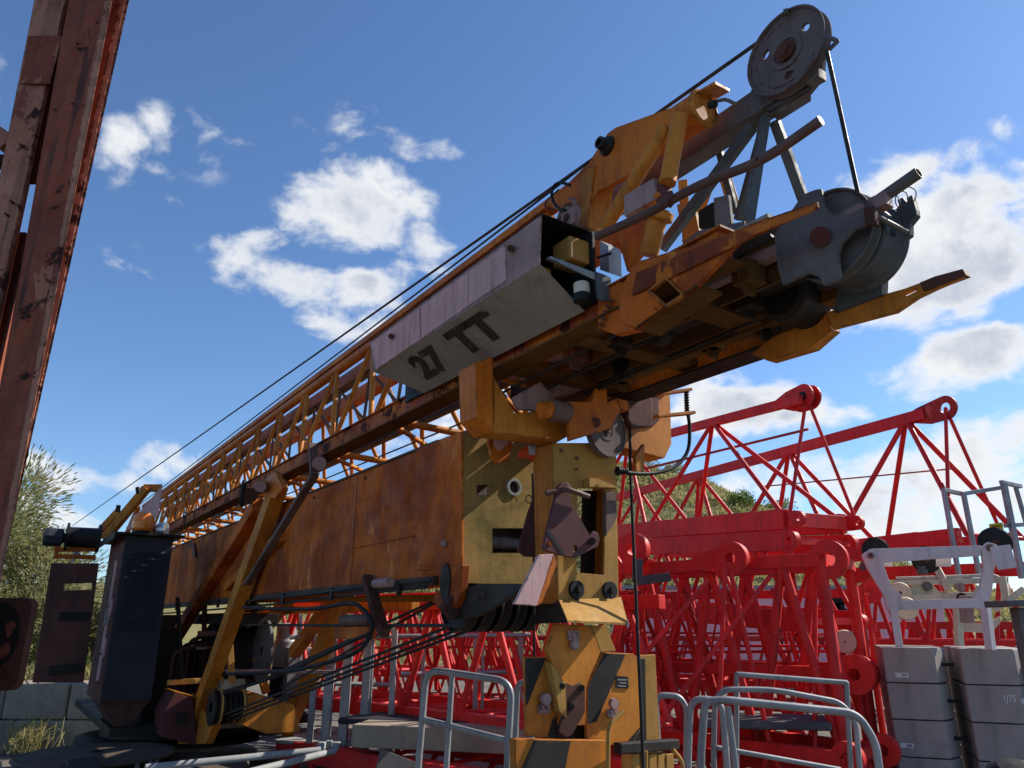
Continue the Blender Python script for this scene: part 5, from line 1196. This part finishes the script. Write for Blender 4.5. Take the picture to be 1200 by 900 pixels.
shrub(-10.6, 15.5, 4.1, 1.9, 'feathery pale olive shrub just right of the rusty column', n=26000, leaf=.11, wisp=True)
shrub(-8.7, 16.5, 2.6, 1.3, 'lower feathery shrub between the rusty column and the winch drum', n=15000, leaf=.10, wisp=True)
shrub(-12.6, 17, 4.6, 2.2, 'feathery shrub mostly hidden behind the rusty column', n=18000, leaf=.12, wisp=True)
shrub(-7.9, 14.0, 1.25, .7, 'dark green bush at the top of the retaining wall beside the hatch', mat=LEAFD, n=4000, leaf=.08)
L = Leaves()
for k in range(5200):
    x = -13+6.8*rnd.random(); y = 12.7+4*rnd.random(); z = max(hillh(x, y), .75 if y < 13.8 else 0)
    for q in range(3): L.blade(Vector((x, y, z)), Vector((rnd.gauss(0, .25), rnd.gauss(0, .25), 1)).normalized(), .25+.4*rnd.random(), .022, .25)
for k in range(500):
    x = rnd.choice((-8.15, -6.9, -8.6))+rnd.gauss(0, .16); y = 11.6+rnd.gauss(0, .1)
    L.blade(Vector((x, y, 0.05)), Vector((rnd.gauss(0, .35), rnd.gauss(0, .3), 1)).normalized(), .3+.5*rnd.random(), .015, .3)
o = L.build('bank_grass', GRASSM); tag(o, 'dry grass along the bank and the retaining wall', 'grass', kind='stuff')
hs = [(23.5, 58, .5, 1.2, 0), (16, 52, .9, 1.4, 1), (19.5, 55, .9, 1.3, 1), (13, 60, 1.0, 1.3, 0), (21, 50, .6, 1.3, 1), (27, 60, .6, 1.3, 0), (10, 57, 1.2, 1.5, 0), (14.5, 46, 1.4, 1.8, 1), (6, 44, 1.5, 2, 0), (-4, 42, 1.7, 2.2, 1), (-10, 40, 1.5, 2, 0), (1, 38, 1.5, 2, 0)]
pos = ['at the right end of the hill crest', 'round and dark halfway up the hill, below the crest', 'dark, in the hollow of the upper right slope', 'pale, on the hill crest behind the curved cable', 'dark, low on the right slope above the red truss', 'pale, last one down the right shoulder of the hill', 'pale, near the crest beside the column', 'dark, low on the slope over the box beams', 'pale, on the slope seen through the red braces', 'dark, seen under the orange mast', 'pale, at the hill foot under the orange mast', 'pale, behind the column low on the hill']
for (x, y, h, r, dk), ps_ in zip(hs, pos): shrub(x, y, h, r, 'hill shrub, '+ps_, mat=LEAFD if dk else LEAF, n=1500, leaf=.15)
# ================================================================== SKY, SUN, CAMERA
wd = bpy.data.worlds.new('World'); sc.world = wd; wd.use_nodes = True; nt = wd.node_tree
for n in list(nt.nodes): nt.nodes.remove(n)
SAZ, SEL = rad(67), rad(38)
sky = N(nt, 'ShaderNodeTexSky', sky_type='NISHITA', sun_disc=False, sun_elevation=SEL, sun_rotation=SAZ, altitude=100, air_density=1.0, dust_density=.2, ozone_density=2.6)
co = N(nt, 'ShaderNodeTexCoord').outputs['Generated']
def vm(op, a, b=None, s=None):
    n = N(nt, 'ShaderNodeVectorMath', operation=op)
    for i, x in enumerate((a, b)):
        if x is None: continue
        if isinstance(x, (tuple, Vector)): n.inputs[i].default_value = tuple(x)
        else: nt.links.new(x, n.inputs[i])
    if s is not None: n.inputs['Scale'].default_value = s
    return n
def mt(op, a, b=None, c=None, clamp=False):
    n = N(nt, 'ShaderNodeMath', operation=op); n.use_clamp = clamp
    for i, x in enumerate((a, b, c)):
        if x is None: continue
        if isinstance(x, (int, float)): n.inputs[i].default_value = x
        else: nt.links.new(x, n.inputs[i])
    return n.outputs[0]
# warped direction for ragged edges
nz = N(nt, 'ShaderNodeTexNoise'); nz.inputs['Scale'].default_value = 7; nz.inputs['Detail'].default_value = 5; nt.links.new(co, nz.inputs['Vector'])
wv_ = vm('SCALE', vm('SUBTRACT', nz.outputs['Color'], (.5, .5, .5)).outputs[0], s=.10).outputs[0]
dirv = vm('ADD', co, wv_).outputs[0]
clouds = [(405, 245, 58, 56, 1.15), (320, 315, 66, 30, .95), (445, 335, 50, 50, .9), (500, 288, 42, 34, .75), (440, 162, 45, 26, .55), (522, 170, 22, 20, .55),
 (132, 182, 34, 34, .55), (225, 152, 40, 36, .42), (190, 217, 20, 20, .4), (157, 305, 34, 20, .42), (226, 297, 24, 22, .38),
 (100, 556, 75, 24, 1.0), (208, 540, 40, 26, .7), (70, 612, 90, 26, 1.0), (15, 70, 44, 60, .5), (20, 130, 30, 40, .42), (470, 150, 40, 26, .5), (350, 150, 30, 14, .35), (1010, 195, 40, 16, .5), (1060, 160, 40, 20, .3), (480, 240, 30, 30, .5), (395, 370, 40, 30, .7), (20, 20, 30, 20, .4),
 (1050, 212, 80, 26, .75), (1140, 250, 80, 42, 1.0), (1110, 335, 100, 48, 1.1), (1150, 425, 95, 34, 1.05), (1250, 300, 60, 90, .9),
 (870, 468, 100, 34, 1.0), (975, 478, 50, 22, .6), (1110, 560, 190, 48, 1.05), (980, 600, 120, 30, .8), (1195, 120, 18, 30, .5), (1230, 540, 60, 60, 1.0), (600, 500, 120, 70, .75), (640, 430, 60, 40, .8), (330, 580, 90, 30, .6),
 (1500, 480, 200, 60, 1.0), (-300, 520, 200, 50, .9), (1420, 250, 120, 60, .8), (-260, 250, 120, 60, .7)]
tot = None
for (cx, cy, rx, ry, s) in clouds:
    if s < .6: s *= .76; rx *= 1.2; ry *= 1.1
    d = ray(cx, cy); ln = d.length; d = d/ln
    rt = Vector((0, 0, 1)).cross(d).normalized()*-1; upv = d.cross(rt).normalized(); upv = upv if upv.z > 0 else -upv
    k = F*ln**1.0
    ax_, ay_ = rx/k, ry/k
    dl = vm('SUBTRACT', dirv, d).outputs[0]
    a = vm('DOT_PRODUCT', dl, rt/ax_).outputs['Value']; b = vm('DOT_PRODUCT', dl, upv/ay_).outputs['Value']; c = vm('DOT_PRODUCT', dl, d*4).outputs['Value']
    q = mt('ADD', mt('MULTIPLY', a, a), mt('ADD', mt('MULTIPLY', b, b), mt('MULTIPLY', c, c)))
    g_ = mt('MULTIPLY', mt('MAXIMUM', mt('SUBTRACT', 1.0, mt('MULTIPLY', q, .42)), 0.0), s)
    tot = g_ if tot is None else mt('MAXIMUM', tot, g_)
def wnoise(vec, s, d=6, r=.6, out=0, dist=0):
    n = N(nt, 'ShaderNodeTexNoise'); n.inputs['Scale'].default_value = s; n.inputs['Detail'].default_value = d; n.inputs['Roughness'].default_value = r; n.inputs['Distortion'].default_value = dist
    nt.links.new(vec, n.inputs['Vector']); return n.outputs[out]
f1 = wnoise(vm('MULTIPLY', co, (1, 1, 1.5)).outputs[0], 10, 8, .56, dist=.25)
dens = mt('ADD', mt('MULTIPLY', tot, .74), mt('MULTIPLY', mt('SUBTRACT', f1, .5), 2.25))
mask = ramp(nt, dens, .26, .74)
mask = mt('MULTIPLY', mask, ramp(nt, tot, .02, .25))
shade = ramp(nt, wnoise(vm('ADD', co, (.02, .01, .03)).outputs[0], 6, 6, .6), .36, .62)
thick = ramp(nt, dens, .5, 1.0)
grey = mt('MULTIPLY', thick, shade)
ccol = mixc(nt, grey, (6.6, 6.7, 6.8), (3.7, 4.1, 4.9))
skc = vm('MULTIPLY', sky.outputs[0], (.80, .97, 1.16)).outputs[0]
mx = N(nt, 'ShaderNodeMix', data_type='RGBA'); nt.links.new(mask, mx.inputs[0]); nt.links.new(skc, mx.inputs[6]); nt.links.new(ccol, mx.inputs[7])
bg = N(nt, 'ShaderNodeBackground'); bg.inputs[1].default_value = .088; nt.links.new(mx.outputs[2], bg.inputs[0])
ow = N(nt, 'ShaderNodeOutputWorld'); nt.links.new(bg.outputs[0], ow.inputs[0])
ld = bpy.data.lights.new('sun', 'SUN'); ld.energy = 4.6; ld.angle = rad(.53); ld.color = (1, .93, .82)
so = bpy.data.objects.new('sun', ld); COL.objects.link(so)
sd = Vector((math.sin(SAZ)*math.cos(SEL), math.cos(SAZ)*math.cos(SEL), math.sin(SEL)))
so.rotation_euler = sd.to_track_quat('Z', 'Y').to_euler(); so.location = (20, 5, 30)
cd = bpy.data.cameras.new('camera'); cam = bpy.data.objects.new('camera', cd); COL.objects.link(cam)
cam.location = CAM; cam.rotation_euler = (PI/2+PITCH, 0, 0); cd.sensor_width = 36; cd.lens = 36*F/1200; cd.clip_end = 3000; cd.clip_start = .05
sc.camera = cam
sc.view_settings.view_transform = 'Standard'; sc.view_settings.look = 'None'; sc.view_settings.exposure = 0.68; sc.view_settings.gamma = 1
sc.render.engine = 'CYCLES'; sc.cycles.max_bounces = 6; sc.cycles.use_denoising = True
